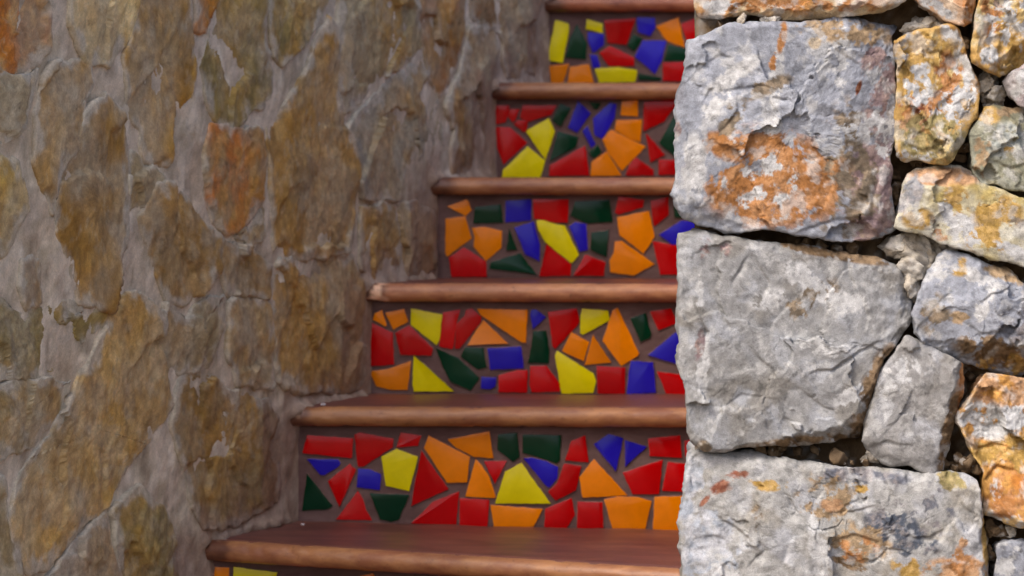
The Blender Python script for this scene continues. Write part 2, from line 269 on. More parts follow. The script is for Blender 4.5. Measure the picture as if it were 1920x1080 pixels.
       pat=[(522.8, -20.7, 38.7, 10.3, 0, 'peach', 0.85, 25), (480.9, -45.2, 11.6, 25.8, 20, 'grey', 0.8, 30), (490.5, -71.0, 16.1, 11.6, 0, 'ochre', 0.75, 40), (535.7, -51.6, 14.2, 19.4, 0, 'ochre', 0.6, 40), (526.0, -64.5, 7.7, 19.4, -20, 'white', 0.6, 50), (551.9, -83.9, 19.4, 22.6, 0, 'white', 0.7, 40), (587.4, -64.5, 25.8, 19.4, 0, 'ochre', 0.75, 35), (574.5, -96.8, 22.6, 16.1, 0, 'ochre', 0.6, 40), (610.0, -74.2, 9.0, 6.5, 0, 'taupe', 0.8, 50), (503.5, -77.5, 12.9, 9.7, 0, 'taupe', 0.5, 50), (600.3, -109.7, 19.4, 9.0, 20, 'white', 0.7, 50), (516.4, -90.4, 12.9, 6.5, 0, 'peach', 0.5, 50)]),
  dict(name='big grey block with white scuffs', o=[(200.6,-88.5),(211.1,-84.9),(224.5,-83.4),(246.9,-89.6),(276.8,-94.4),(306.7,-98),(354.5,-105.2),(402.3,-113.6),(441.2,-119.5),(468.1,-129.1),(474.1,-142.2),(481.5,-160.2),(487.2,-172.1),(484.2,-196),(475.5,-211),(447.2,-243.8),(438.8,-267.7),(430.7,-294.6),(426.2,-318.5),(423.3,-339.5),(408.3,-338),(393.4,-342.4),(363.5,-346),(321.7,-344.2),(276.8,-347.2),(249.9,-352.6),(232,-349.9),(223,-343.9),(213.5,-327.5),(214.1,-303.6),(208.7,-270.7),(200.6,-246.8),(203.6,-214),(201.5,-169.1),(203.6,-124.3)],
       pal='warmgrey', w=22, relief=0.6, depth=300,
       cut=[(473.8, -196.9, 403.4, -319.5, 0.95), (405.3, -319.5, 284.0, -344.0, 1.3), (466.7, -129.1, 471.2, -206.5, 0.7), (309.8, -107.1, 469.9, -136.8, 1.0), (219.5, -322.7, 245.3, -351.8, 0.7), (213.0, -90.4, 204.0, -206.5, 0.3), (419.5, -116.2, 435.7, -232.4, 0.25), (232.4, -109.7, 219.5, -309.8, 0.2)], grv=[([(364.7, -256.2), (387.3, -250.4), (413.1, -235.6), (442.1, -219.5)], 3.23, 5), ([(231.1, -201.4), (234.9, -209.8), (233.7, -220.7)], 4.52, 10), ([(264.6, -148.5), (274.3, -132.3), (284.0, -117.5)], 2.58, 4), ([(407.9, -120.1), (410.5, -142.0), (413.1, -151.7)], 3.23, 4), ([(284.0, -219.5), (300.1, -244.0), (313.0, -251.7)], 3.23, 3), ([(245.3, -167.8), (261.4, -200.1), (271.1, -225.9)], 4.52, 2.5), ([(342.1, -167.8), (316.3, -193.6), (309.8, -219.5)], 3.87, 2.5), ([(422.8, -167.8), (429.2, -187.2), (426.0, -206.5)], 2.58, 2), ([(348.5, -277.5), (374.4, -296.9), (387.3, -303.4)], 3.87, 2.5), ([(258.2, -296.9), (277.5, -284.0), (309.8, -287.2)], 3.87, 2.5), ([(290.5, -116.2), (309.8, -148.5), (303.4, -167.8)], 3.87, 2)],
       pat=[(309.8, -167.8, 20.7, 11.0, -10, 'white', 0.85, 45), (351.8, -142.0, 24.5, 14.2, 35, 'white', 0.6, 55), (374.4, -158.1, 29.0, 11.6, 25, 'white', 0.65, 55), (406.6, -174.3, 22.6, 12.9, 0, 'white', 0.6, 55), (377.6, -225.9, 32.3, 10.3, 10, 'white', 0.5, 60), (227.2, -167.8, 5.2, 25.8, 0, 'white', 0.6, 60), (229.8, -258.2, 6.5, 38.7, 5, 'white', 0.75, 50), (406.6, -282.7, 19.4, 10.3, -30, 'white', 0.5, 60), (355.0, -171.0, 38.7, 14.2, -30, 'taupe', 0.5, 40), (238.8, -109.7, 22.6, 12.9, 0, 'mauve', 0.4, 40), (438.9, -284.0, 18.1, 58.1, 20, 'umber', 0.75, 30), (361.5, -342.1, 71.0, 9.0, -5, 'umber', 0.7, 30), (387.3, -111.0, 71.0, 7.7, 10, 'umber', 0.7, 30), (225.9, -222.7, 5.8, 16.1, 10, 'mauve', 0.7, 50), (219.5, -348.5, 25.8, 11.6, 0, 'taupe', 0.5, 40)]),
  dict(name='rounded grey stone with an ochre underside', o=[(482.4,-187.1),(488.4,-172.1),(495,-154.2),(503.9,-133.3),(524.9,-110.3),(539.8,-112.4),(560.7,-118.9),(599.6,-135.1),(620.5,-151.2),(647.4,-163.2),(653.3,-255.8),(620.5,-262.4),(599.6,-262.1),(569.7,-251.6),(539.8,-242.6),(503.9,-224.7),(487.8,-208)],
       pal='grey', w=26, relief=0.8, depth=200,
       cut=[(522.8, -219.5, 632.5, -219.5, 1.3), (529.3, -113.6, 619.6, -158.1, 0.6), (497.0, -187.2, 542.2, -177.5, 0.25), (491.8, -187.2, 519.6, -116.2, 0.5), (574.5, -167.8, 606.7, -251.7, 0.25)], grv=[([(561.5, -175.6), (580.9, -160.1), (606.7, -152.3)], 3.23, 4), ([(513.1, -174.3), (526.0, -161.4), (535.7, -187.2)], 3.87, 3), ([(542.2, -193.6), (568.0, -209.8), (606.7, -209.8)], 4.52, 3.5), ([(542.2, -129.1), (551.9, -148.5), (548.6, -167.8)], 3.23, 2.5)],
       pat=[(561.5, -142.0, 32.3, 7.7, 25, 'white', 0.6, 50), (519.6, -129.1, 9.0, 19.4, 15, 'white', 0.6, 50), (564.8, -180.7, 7.7, 32.3, 25, 'white', 0.6, 50), (542.2, -129.1, 12.9, 9.7, 0, 'ochre', 0.6, 50), (593.8, -135.5, 25.8, 9.0, 25, 'tan', 0.7, 40), (587.4, -232.4, 45.2, 16.8, 15, 'umber', 0.8, 30), (600.3, -251.7, 32.3, 14.2, 0, 'ochre', 0.6, 40), (509.9, -187.2, 16.1, 22.6, 0, 'taupe', 0.6, 40), (542.2, -190.4, 12.9, 7.7, 0, 'tan', 0.6, 50), (610.0, -193.6, 25.8, 32.3, 0, 'slate', 0.6, 30)]),
  dict(name='upright grey stone with a rusty side', o=[(478.5,-216.3),(495,-221.7),(509.9,-228.6),(536.8,-243.2),(549.4,-249.8),(547.6,-270.7),(545.2,-288.7),(539.8,-312.6),(533.8,-333.5),(527.8,-357.4),(521.9,-375.3),(509.9,-381.9),(495,-375.3),(478.5,-368.1),(459.1,-372.6),(441.2,-360.4),(424.7,-339.5),(429.8,-315.6),(435.8,-294.6),(444.2,-261.8),(456.1,-240.3),(468.1,-227.4)],
       pal='ashgrey', w=20, relief=0.45, depth=200,
       cut=[(535.1, -250.4, 509.9, -380.8, 1.3), (429.2, -335.6, 477.6, -365.3, 0.5), (477.6, -219.5, 438.9, -284.0, 0.35), (490.5, -229.1, 532.5, -251.7, 0.6)], grv=[([(432.5, -347.3), (451.8, -340.8), (477.6, -343.4)], 2.58, 3.5), ([(458.3, -322.7), (471.2, -309.8), (480.9, -296.9)], 2.58, 2), ([(471.2, -225.9), (477.6, -258.2)], 2.58, 1.5)],
       pat=[(471.2, -251.7, 19.4, 16.1, 0, 'white', 0.5, 60), (451.8, -296.9, 12.9, 32.3, 10, 'white', 0.4, 60), (545.4, -271.1, 6.5, 38.7, 10, 'rust', 0.85, 30), (528.0, -329.2, 7.7, 45.2, 12, 'umber', 0.8, 30)]),
  dict(name='knobbly orange stone with white crust', o=[(573.3,-258.2),(593.6,-260.3),(620.5,-264.2),(653.3,-267.7),(656.3,-444),(619.6,-444),(599.6,-439.6),(571.2,-426.7),(570.3,-414.2),(572.1,-399.2),(572.7,-381.3),(560.7,-357.4),(547.6,-332),(541,-315.6),(544.3,-303.6),(555.3,-290.8),(564.3,-273.7)],
       pal='orange', w=22, relief=2.4, depth=200,
       cut=[(574.5, -267.9, 549.9, -322.7, 0.5), (546.1, -329.2, 575.7, -387.3, 0.8), (571.2, -380.8, 626.1, -367.9, -0.0), (574.5, -426.0, 626.1, -442.1, 0.8)], grv=[([(551.9, -342.1), (568.0, -351.8), (584.1, -342.1), (600.3, -347.3)], 5.16, 7), ([(568.0, -390.5), (587.4, -371.1), (606.7, -374.4)], 5.81, 9), ([(555.1, -309.8), (574.5, -322.7), (593.8, -316.3)], 3.87, 4)],
       pat=[(597.0, -280.8, 32.3, 25.8, 0, 'peach', 0.85, 30), (574.5, -316.3, 32.3, 19.4, 15, 'white', 0.72, 45), (606.7, -309.8, 25.8, 12.9, 0, 'white', 0.6, 50), (571.2, -355.0, 19.4, 12.9, 0, 'ochre', 0.6, 50), (584.1, -422.8, 7.7, 32.3, 0, 'white', 0.6, 50), (606.7, -432.5, 25.8, 9.0, 20, 'white', 0.55, 60), (603.5, -406.6, 25.8, 25.8, 0, 'rust', 0.6, 40), (610.0, -355.0, 19.4, 19.4, 0, 'ochre', 0.6, 40)]),
  dict(name='big pale bottom block with a rusty corner', o=[(212,-363.9),(221,-356),(232.2,-351.3),(245.7,-356),(272.8,-355.8),(293,-353.5),(313.3,-358.9),(356.1,-366.6),(401.1,-372.9),(441.7,-374.2),(480,-375.6),(513.7,-378.7),(547.5,-379.6),(561,-387.1),(566,-404.4),(567.8,-426.9),(570,-444.9),(576.8,-454),(576.3,-503.5),(575.7,-557.6),(570,-575.6),(389.9,-580.1),(212,-575.6),(205.2,-546.3),(207.5,-503.5),(204.1,-467.5),(202.9,-440.4),(208.6,-411.2),(209.3,-386.4)],
       pal='palestone', w=26, relief=0.85, depth=300,
       cut=[(563.5, -387.3, 566.1, -509.9, 2.2), (316.3, -369.2, 464.7, -387.3, 1.0), (219.5, -367.9, 296.9, -362.7, 0.5), (216.2, -374.4, 209.1, -451.8, 0.35), (322.7, -387.3, 284.0, -503.5, 0.18)], grv=[([(245.3, -427.3), (264.6, -442.1), (282.7, -453.8), (291.7, -464.7)], 3.23, 4.5), ([(334.3, -403.4), (338.2, -416.3), (342.1, -420.8)], 3.23, 5), ([(377.6, -397.0), (367.9, -409.9), (361.5, -426.0)], 3.23, 3), ([(445.4, -432.5), (458.3, -451.8), (451.8, -468.0), (471.2, -471.2)], 3.87, 5), ([(387.3, -426.0), (413.1, -422.8), (432.5, -416.3)], 3.23, 3), ([(387.3, -458.3), (413.1, -451.8), (438.9, -458.3), (438.9, -480.9), (413.1, -490.5)], 3.87, 4.5), ([(477.6, -451.8), (503.5, -455.0), (513.1, -448.6)], 3.23, 5), ([(225.9, -458.3), (245.3, -455.0), (264.6, -464.7)], 3.87, 3), ([(284.0, -490.5), (303.4, -471.2), (296.9, -451.8)], 3.87, 3), ([(335.6, -458.3), (329.2, -484.1), (335.6, -503.5)], 3.87, 3)],
       pat=[(238.8, -451.8, 38.7, 71.0, 0, 'bluewhite', 0.7, 18), (258.2, -393.7, 16.8, 6.5, -25, 'redrust', 0.8, 40), (272.4, -380.8, 11.6, 5.2, -10, 'redrust', 0.8, 40), (233.7, -413.1, 7.7, 2.6, -50, 'redrust', 0.9, 50), (309.8, -377.6, 12.9, 5.8, 0, 'slate', 0.5, 50), (413.1, -380.8, 58.1, 7.7, 5, 'slate', 0.75, 30), (309.8, -390.5, 19.4, 7.7, 0, 'ochre', 0.5, 50), (380.8, -406.6, 32.3, 25.8, 0, 'tan', 0.5, 40), (387.3, -416.3, 12.9, 7.7, 0, 'peach', 0.8, 40), (419.5, -393.7, 9.0, 6.5, 0, 'ochre', 0.6, 50), (458.3, -442.1, 31.0, 19.4, 15, 'bluegrey', 0.8, 35), (477.6, -458.3, 32.3, 16.8, 10, 'bluegrey', 0.7, 45), (438.9, -432.5, 12.9, 6.5, 0, 'slate', 0.8, 50), (497.0, -426.0, 32.3, 32.3, 0, 'slate', 0.4, 35), (419.5, -461.5, 32.3, 22.6, 0, 'tan', 0.65, 40), (413.1, -471.2, 25.8, 16.1, 0, 'rust', 0.4, 55), (406.6, -487.3, 19.4, 5.2, 20, 'umber', 0.6, 50), (367.9, -468.0, 10.3, 32.3, -10, 'white', 0.8, 40), (477.6, -490.5, 19.4, 16.1, 0, 'ochre', 0.5, 40), (535.7, -493.8, 38.7, 14.2, 0, 'peach', 0.75, 40), (535.7, -484.1, 16.1, 16.1, 0, 'rust', 0.75, 45), (542.2, -459.6, 5.2, 5.2, 0, 'peach', 0.8, 60), (573.2, -471.2, 5.8, 51.6, 0, 'ochre', 0.8, 40), (535.7, -390.5, 32.3, 12.9, 10, 'olive', 0.35, 40), (293.7, -432.5, 6.5, 14.2, 10, 'taupe', 0.9, 40), (277.5, -458.3, 32.3, 6.5, 35, 'slate', 0.35, 50), (251.7, -497.0, 25.8, 19.4, 0, 'white', 0.5, 30)]),
  dict(name='pale grey stone in the lower corner', o=[(586.3,-467.5),(589.2,-464.8),(601.6,-462.1),(619.6,-463.4),(648.9,-465.2),(651.1,-575.6),(588.1,-575.6),(585.4,-535),(584.7,-503.5)],
       pal='grey', w=16, relief=1, depth=200,
       cut=[], grv=[],
       pat=[(600.3, -484.1, 19.4, 19.4, 0, 'white', 0.4, 50)]),
]
CHIPS = [
  (492.1,-119.2,17.0152,-26.9208,'crumb'),
  (496.6,-123.9,13.0589,-34.55,'crumb'),
  (504.5,-116.8,17.561,-40.1887,'crumb'),
  (486.1,-106.4,15.7169,-32.8169,'crumb'),
  (468.5,-105.6,14.3522,-27.3385,'crumb'),
  (497.6,-104.2,17.0253,-39.7797,'crumb'),
  (491.9,-103.3,12.9183,-28.0575,'crumb'),
  (483.3,-133.9,12.8524,-16.0415,'crumb'),
  (484.2,-155.1,11.422,-19.1547,'crumb'),
  (483.2,-154.5,11.9107,-14.535,'crumb'),
  (491.2,-136.3,10.8475,-27.3447,'crumb'),
  (503.6,-100.1,10.0089,-36.3502,'crumb'),
  (497.2,-106.4,10.1268,-41.0407,'crumb'),
  (534,-104.4,10.0555,-38.3005,'crumb'),
  (528.8,-100,12.1833,-45.6342,'crumb'),
  (515.1,160.1,11.0427,-29.3962,'crumb'),
  (499.2,163.6,11.0079,-41.2524,'crumb'),
  (491.6,158.7,11.7338,-29.9082,'crumb'),
  (522.5,158.9,12.3064,-36.3233,'crumb'),
  (505.8,161,11.3912,-30.0256,'crumb'),
  (590.2,83.5,10.4691,-26.8672,'crumb'),
  (577.4,91.5,12.6928,-27.3106,'crumb'),
  (581.9,82.5,12.4385,-37.0008,'crumb'),
  (581.5,94.1,10.6301,-39.6181,'crumb'),
  (588.7,69.7,8.80795,-41.2232,'crumb'),
  (594.8,73.3,9.43884,-38.2026,'crumb'),
  (586.7,71.1,9.56735,-35.2519,'crumb'),
  (394.1,-362.7,12.9302,-14.103,'umber'),
  (439,-357.3,8.51677,-10.8032,'crumb'),
  (435.8,-362.4,7.30648,-19.0471,'crumb'),
  (401.8,-368.4,2.96239,-10.7495,'umber'),
  (429.2,-368.4,3.84176,-10.7434,'umber'),
  (412.7,-367.8,3.20022,-13.3436,'umber'),
  (328.2,-351.4,5.73487,-22.1858,'umber'),
  (371.3,-354.5,6.12963,-32.5843,'umber'),
  (303.8,-352.2,7.04197,-24.1218,'umber'),
  (324.9,-355.6,7.01899,-26.8865,'umber'),
  (348.3,-355.4,5.69108,-26.7285,'umber'),
  (318.7,-353.6,7.00237,-26.9459,'umber'),
  (550.3,-374.2,7.26037,-24.7094,'umber'),
  (543.7,-364,5.97269,-23.2537,'umber'),
  (554.2,-370.9,7.25309,-21.238,'umber'),
  (551.6,-366.5,7.54481,-20.749,'umber'),
  (551.6,-371.6,7.97108,-22.9866,'umber'),
  (566.2,-374.5,6.83581,-25.5306,'umber'),
  (547.3,-371.4,8.18882,-26.3642,'umber'),
  (559.5,-368.4,7.52069,-31.2508,'umber'),
  (561.6,-364.8,7.31157,-27.2673,'umber'),
  (538.3,-377.2,5.75139,-22.4734,'umber'),
  (526,-370.9,5.37225,-23.5981,'umber'),
  (529.9,-376.3,5.73977,-33.3302,'umber'),
  (535.1,-371.5,4.62302,-31.8636,'umber'),
  (580.9,-446.9,5.78766,-29.4295,'umber'),
  (585.1,-450,7.13806,-20.5574,'umber'),
  (578.6,-458.1,5.16577,-23.514,'umber'),
  (579.8,-450.4,5.53501,-16.6981,'umber'),
  (582.5,-444.6,7.14378,-28.4829,'umber'),
  (587.4,-449.3,7.03835,-14.6672,'umber'),
  (595.1,-450.6,7.78738,-19.7233,'umber'),
  (582.4,-446.3,7.08689,-20.9783,'umber'),
  (599.1,-459.1,7.12779,-24.3821,'umber'),
  (609.4,-450.5,6.08772,-26.947,'crumb'),
  (602.9,-451.4,7.43423,-21.7395,'crumb'),
  (597.4,-453.3,6.39345,-31.3361,'crumb'),
  (583.3,-480.2,5.73384,-17.38,'umber'),
  (580.4,-476.3,5.77226,-24.0591,'umber'),
  (579,-478.3,5.77864,-24.1319,'umber'),
  (578,-483.3,4.10874,-22.053,'umber'),
  (579.2,-477.4,5.38639,-18.7711,'umber'),
  (278.1,169,6.33924,-7.03595,'crumb'),
  (307.8,170.1,6.32743,-19.5237,'crumb'),
  (315.8,169.9,6.98647,-14.4059,'crumb'),
  (254.5,163.5,7.4143,-24.1091,'umber'),
  (407.4,174,4.90577,-32.6221,'umber'),
  (371.5,172.8,4.77185,-32.2234,'umber'),
  (406.3,172.5,3.94327,-33.9612,'umber'),
  (383.8,170.8,5.5921,-29.2705,'umber'),
  (349.7,171.5,4.70097,-28.7897,'umber'),
  (551.3,138.6,5.45127,-15.4126,'umber'),
  (549.2,144.8,6.16777,-26.8565,'umber'),
  (548.6,133.5,4.64609,-16.6195,'umber'),
  (551.2,143.7,5.07268,-17.5083,'umber'),
  (501.1,0.5,6.39881,-39.2145,'umber'),
  (490.5,-1.5,5.56002,-38.6264,'umber'),
  (498.6,1.2,5.7575,-34.8865,'umber'),
  (498.1,-4.9,5.22961,-36.4384,'umber'),
  (502.9,-8.4,6.97413,-47.2177,'umber'),
  (499.4,-0.3,6.83081,-32.7641,'umber'),
  (554.1,14.9,5.9188,-27.312,'umber'),
  (548.2,3.9,6.23234,-39.4211,'umber'),
  (553.1,17.1,5.44303,-35.9328,'umber'),
  (547.4,16.7,6.64884,-30.1226,'umber'),
  (555.8,15,6.27813,-36.9669,'umber'),
  (472,-31.9,6.98099,-46.0128,'umber'),
  (467.7,-39.9,5.45624,-41.8985,'umber'),
  (471.2,-48.2,6.23811,-42.066,'umber'),
  (469.3,-34.3,5.65584,-39.9907,'umber'),
  (471.3,-18.1,5.61756,-46.0606,'umber'),
  (567.8,-249.9,7.00524,-57.5198,'umber'),
  (559.4,-262.5,5.39904,-66.0033,'umber'),
  (566,-251.4,7.4277,-60.3125,'umber'),
  (562.5,-265.8,5.2397,-56.3999,'umber'),
  (559,-249.2,7.62163,-57.1022,'umber'),
  (362.2,-106,7.67496,-27.359,'umber'),
  (416.2,-106.1,6.77675,-32.3312,'umber'),
  (363.3,-107.4,6.74825,-32.4213,'umber'),
  (376.9,-106.1,7.30939,-27.6338,'umber'),
  (414.8,-108,7.36225,-29.7201,'umber'),
  (395.6,-108.9,7.07459,-31.6718,'umber'),
  (350.9,-105.4,5.68622,-37.3688,'umber'),
  (607.5,-114.7,7.12672,-35.993,'umber'),
  (585.8,-118.9,6.76298,-29.1417,'umber'),
  (585.6,-110.8,5.56297,-33.4553,'umber'),
  (580.9,-113.7,7.43652,-33.5662,'umber'),
  (574.7,-112.6,5.5807,-31.4072,'umber'),
  (573.7,-114.7,5.2465,-21.2077,'umber'),
  (580.6,-119.4,6.93919,-25.219,'umber'),
]
LEFT_STONES = [
  ('orange', [(-663.3,221),(-490.9,231.1),(-474.2,177.4),(-465.8,143.6),(-490.9,125.7),(-532.1,114.3),(-585.6,116.1),(-663.3,109.2)]),
  ('cream', [(-405.9,236),(-205.6,247.7),(-227.8,173.9),(-263.7,154.5),(-302.1,133.8),(-344.3,128.3),(-376.8,146.8),(-398.7,173.9)]),
  ('ochre', [(-199.2,248),(-69.1,255.6),(-57.2,158.3),(-47,113.3),(-60.6,64),(-102.8,41),(-124.4,-0),(-168.6,-7.3),(-202.4,10.9),(-196,51.1),(-227.8,58),(-248.2,137),(-216.7,174.4)]),
  ('orange', [(-40.1,257.3),(40.4,262),(31.5,211.5),(22.7,188),(-34.9,189.4)]),
  ('olive', [(51.1,262.6),(191.5,270.8),(187.7,167.1),(226,136.4),(220.2,92.2),(153.7,75),(98.2,53.1),(35.1,57.7),(-0.2,99.3),(-12.4,129.5),(17.4,172.5)]),
  ('rust', [(17.4,46),(98.2,39),(191.5,41.4),(201,-0),(191.5,-55.7),(144.3,-86.7),(80,-101.1),(26.2,-84.5),(-0.2,-45.8),(-0.2,7.6)]),
  ('brown', [(-451.7,116.7),(-398.7,123.8),(-354.7,119.5),(-347.2,88),(-376.8,73.4),(-376.8,28),(-434.7,-6.9),(-448.9,-65.2),(-477,-34.1),(-495.1,6.8),(-488.1,57.8),(-470,102.5)]),
  ('umber', [(-309.7,81.7),(-263.7,61.1),(-243.5,7.2),(-245,-50.5),(-255.9,-86.4),(-268.4,-129.2),(-263.7,-176),(-302.1,-195.8),(-376.8,-181.8),(-405.9,-131.9),(-431.8,-89.7),(-446,-27.5),(-391.4,7),(-369.5,56)]),
  ('greybrown', [(-224.6,8.7),(-139.3,-22.2),(-184.8,-51.2),(-230.9,-68.1),(-238.8,-28.9)]),
  ('brown', [(-160.5,-38.3),(-127.7,-33.4),(-60.6,-56.5),(-0.2,-91.6),(44,-108),(44,-154.2),(-8.9,-182.9),(-60.6,-195.8),(-127.7,-192.9),(-168.6,-132.3),(-202.4,-80.2)]),
  ('yellow', [(-663.3,19.5),(-585.6,16.6),(-545.6,-6.7),(-532.1,-40.4),(-525.3,-64),(-545.6,-80.4),(-565.7,-113.4),(-663.3,-123.5)]),
  ('greybrown', [(-663.3,102.7),(-532.1,102.2),(-493.7,112.1),(-504.7,81.3),(-532.1,47.1),(-572.4,28),(-663.3,24.7)]),
  ('greybrown', [(495.7,288.5),(788.6,305.5),(830.2,217.4),(854.9,189.3),(793.5,175.4),(674.8,140.7),(583.7,101.9),(506.5,74.8),(484.9,110.1),(478.5,202.9)]),
  ('bluegrey', [(837.6,165.1),(897.5,123.8),(938.2,64.7),(948.5,23.1),(867.4,13.7),(774.1,-0),(726.4,-62.2),(583.7,-58.7),(539.3,-0),(521.8,51.2),(606.2,91.1),(721.6,134.8)]),
  ('rustbrown', [(808.1,306.7),(1034.8,319.8),(1042.7,216.7),(1008.3,159.2),(930.5,112.6),(879.9,146.3),(859.9,200.4),(817.9,253)]),
  ('darkbrown', [(1069.5,227.2),(1198.9,237.4),(1218.7,175),(1184.8,130.5),(1170.9,106),(1129.3,-21.1),(974.3,-24.2),(1000.4,56.1),(953.6,94.5),(1032.1,155.1)]),
  ('darkbrown', [(1074.9,322.2),(1433.6,343),(1424.5,166.2),(1255.8,154.6),(1241.5,234.3),(1088.4,247)]),
  ('ochrebrown', [(214.4,62.4),(288.6,87.8),(348.9,123.5),(390,182.7),(435.9,216.3),(463.5,202.3),(474.2,109.8),(495.7,59.4),(539.3,25.7),(561.4,-8.6),(528.3,-85.4),(513.1,-144.7),(390,-146.1),(249.3,-146.7),(233.7,-112.5),(226,-24.1)]),
  ('olive', [(220.2,272.4),(448.6,285.7),(410.7,225.2),(328.7,180.4),(268.9,147.4),(233.7,160.7)]),
  ('tan', [(583.7,-76),(817.9,-74.1),(887.4,-91.5),(887.4,-187.7),(628.8,-191.7),(579.2,-172.6),(572.5,-112)]),
  ('ochrebrown', [(249.3,-154.8),(410.7,-155.1),(528.3,-153.7),(561.4,-189.1),(574.7,-224.1),(565.8,-357.1),(528.3,-365.5),(328.7,-354.2),(253.2,-334.9),(233.7,-241.1)]),
  ('tan2', [(-232.5,-182.4),(-192.8,-197.3),(-147.5,-214.1),(-144.2,-269.7),(-114.5,-305.1),(-107.8,-339.1),(-176.7,-381.4),(-268.4,-419.9),(-302.1,-459.2),(-376.8,-471.9),(-463,-518.8),(-511.6,-519.2),(-552.3,-481.8),(-569.7,-443),(-515.7,-381.6),(-453.1,-351.3),(-410.3,-322.4),(-373.9,-283.4),(-317.3,-234.1),(-283.8,-194.5)]),
  ('olive', [(-663.3,-170.3),(-585.6,-169.2),(-532.1,-195),(-463,-186.2),(-391.4,-189.5),(-302.1,-202.9),(-324.8,-220.9),(-354.7,-233.4),(-427.5,-262.4),(-497.8,-271.4),(-559,-272.5),(-663.3,-267.9)]),
  ('mottled', [(-663.3,-279.6),(-504.7,-283.1),(-408.8,-292.7),(-437.5,-334.1),(-504.7,-357.6),(-572.4,-366.1),(-663.3,-373.8)]),
  ('umber2', [(-60.6,-299),(8.6,-311.4),(70.9,-342.9),(206.7,-361.2),(245.4,-394.8),(255.1,-452.1),(245.4,-511.6),(116.5,-528.9),(-5.5,-522.5),(-40.1,-484.3),(-65.7,-436.4),(-106.1,-369),(-89.4,-325.5)]),
  ('olive', [(-240.3,-456.6),(-205.6,-451.6),(-144.2,-487.7),(-114.5,-514.9),(-94.4,-583),(-77.6,-630.3),(-252.8,-605.1),(-276.1,-523),(-289.9,-472.7)]),
  ('mauve', [(-354.7,-488.5),(-308.2,-477.7),(-286.8,-521.6),(-268.4,-559.8),(-263.7,-603.5),(-504.7,-568.9),(-451.7,-529.9)]),
  ('tan', [(83.6,-203.8),(206.7,-215.7),(226,-272.8),(216.3,-342.7),(107.3,-324.5),(76.3,-283.5)]),
  ('greybrown', [(-131,-201.6),(-60.6,-227.5),(-0.2,-203.1),(58.3,-201.1),(49.3,-243.2),(5,-289),(-47,-293.2),(-124.4,-293.2),(-136,-259.1)]),
  ('brown', [(61.9,-120),(138.8,-133.9),(216.3,-160.1),(210.6,-204.7),(83.6,-192.9),(58.3,-162.5)]),
  ('darkbrown', [(-525.3,-129.4),(-502,-125.4),(-484,-132.8),(-481.2,-173.7),(-518.4,-185.6),(-532.1,-158.1)]),
  ('mottled', [(-663.3,-393.3),(-585.6,-398.1),(-572.4,-456),(-552.3,-495.1),(-532.1,-528),(-545.6,-563),(-663.3,-546.1)]),
  ('greybrown', [(220.2,40.1),(210.6,-24),(214.4,-112),(153.7,-118.5),(98.2,-105.4),(157.4,-85.4),(204.8,-57.5),(210.6,-0)]),
]
STEP_Z = {-2: -0.8852, -1: -0.7152, 0: -0.5452, 1: -0.3779, 2: -0.2008, 3: -0.0302, 4: 0.1403, 5: 0.3136, 6: 0.4856, 7: 0.6576}

# ------------------------------------------------------------------ layout of the place, metres
YW = 3.55                                     # front face of the dry stone wall
X0, Y0, WS = -0.439, 4.2, 0.359               # left wall runs along x = X0 + WS * (y - Y0)
WL = math.hypot(WS, 1)
WDIR = (WS / WL, 1 / WL)
TREAD = 0.28
GROUND_Z = -1.055
def step_y(k): return Y0 + TREAD * k
def x_left(y): return X0 + WS * (y - Y0)
def x_right(y): return 0.275 + WS * (y - YW)

# ------------------------------------------------------------------ numpy noise
_PERM = np.random.RandomState(4).permutation(256).astype(np.int32)
_PERM = np.concatenate([_PERM, _PERM, _PERM])
def _hash(ix, iy, iz, seed):
    return _PERM[_PERM[_PERM[(ix + seed * 7) & 255] + ((iy + seed * 13) & 255)] + ((iz + seed) & 255)]
_RT = np.random.RandomState(9).rand(256).astype(np.float32)
def _rnd(ix, iy, iz, seed): return _RT[_hash(ix, iy, iz, seed)]
_G = np.array([(1,1,0),(-1,1,0),(1,-1,0),(-1,-1,0),(1,0,1),(-1,0,1),(1,0,-1),(-1,0,-1),(0,1,1),(0,-1,1),(0,1,-1),(0,-1,-1)], np.float32)
_G = _G[np.arange(256) % 12]
def perlin(p, seed=0):
    p = np.asarray(p, np.float32)
    i = np.floor(p); f = p - i; i = i.astype(np.int32)
    u = f * f * f * (f * (f * 6 - 15) + 10)
    X = [_PERM[(i[:, 0] + d + seed * 7) & 255] for d in (0, 1)]
    yy = [(i[:, 1] + d + seed * 13) & 255 for d in (0, 1)]
    zz = [(i[:, 2] + d + seed) & 255 for d in (0, 1)]
    fx, fy, fz = f[:, 0], f[:, 1], f[:, 2]
    def corner(dx, XY, dy, dz):
        g = _G[_PERM[XY + zz[dz]]]
        return g[:, 0] * (fx - dx) + g[:, 1] * (fy - dy) + g[:, 2] * (fz - dz)
    r = []
    for dx in (0, 1):
        c = []
        for dy in (0, 1):
            XY = _PERM[X[dx] + yy[dy]]
            a, b = corner(dx, XY, dy, 0), corner(dx, XY, dy, 1)
            c.append(a + u[:, 2] * (b - a))
        r.append(c[0] + u[:, 1] * (c[1] - c[0]))
    return r[0] + u[:, 0] * (r[1] - r[0])
def fbm(p, freq, octs=4, seed=0, gain=0.5):
    a, s, q = 1.0, 0.0, p * freq
    for o in range(octs):
        s = s + a * perlin(q, seed + o * 17); q = q * 2.03 + 5.1; a *= gain
    return s
def ridged(p, freq, octs=3, seed=0):
    a, s, q = 1.0, 0.0, p * freq
    for o in range(octs):
        s = s + a * (1 - 2 * np.abs(perlin(q, seed + o * 31))); q = q * 2.1 + 3.3; a *= 0.5
    return s
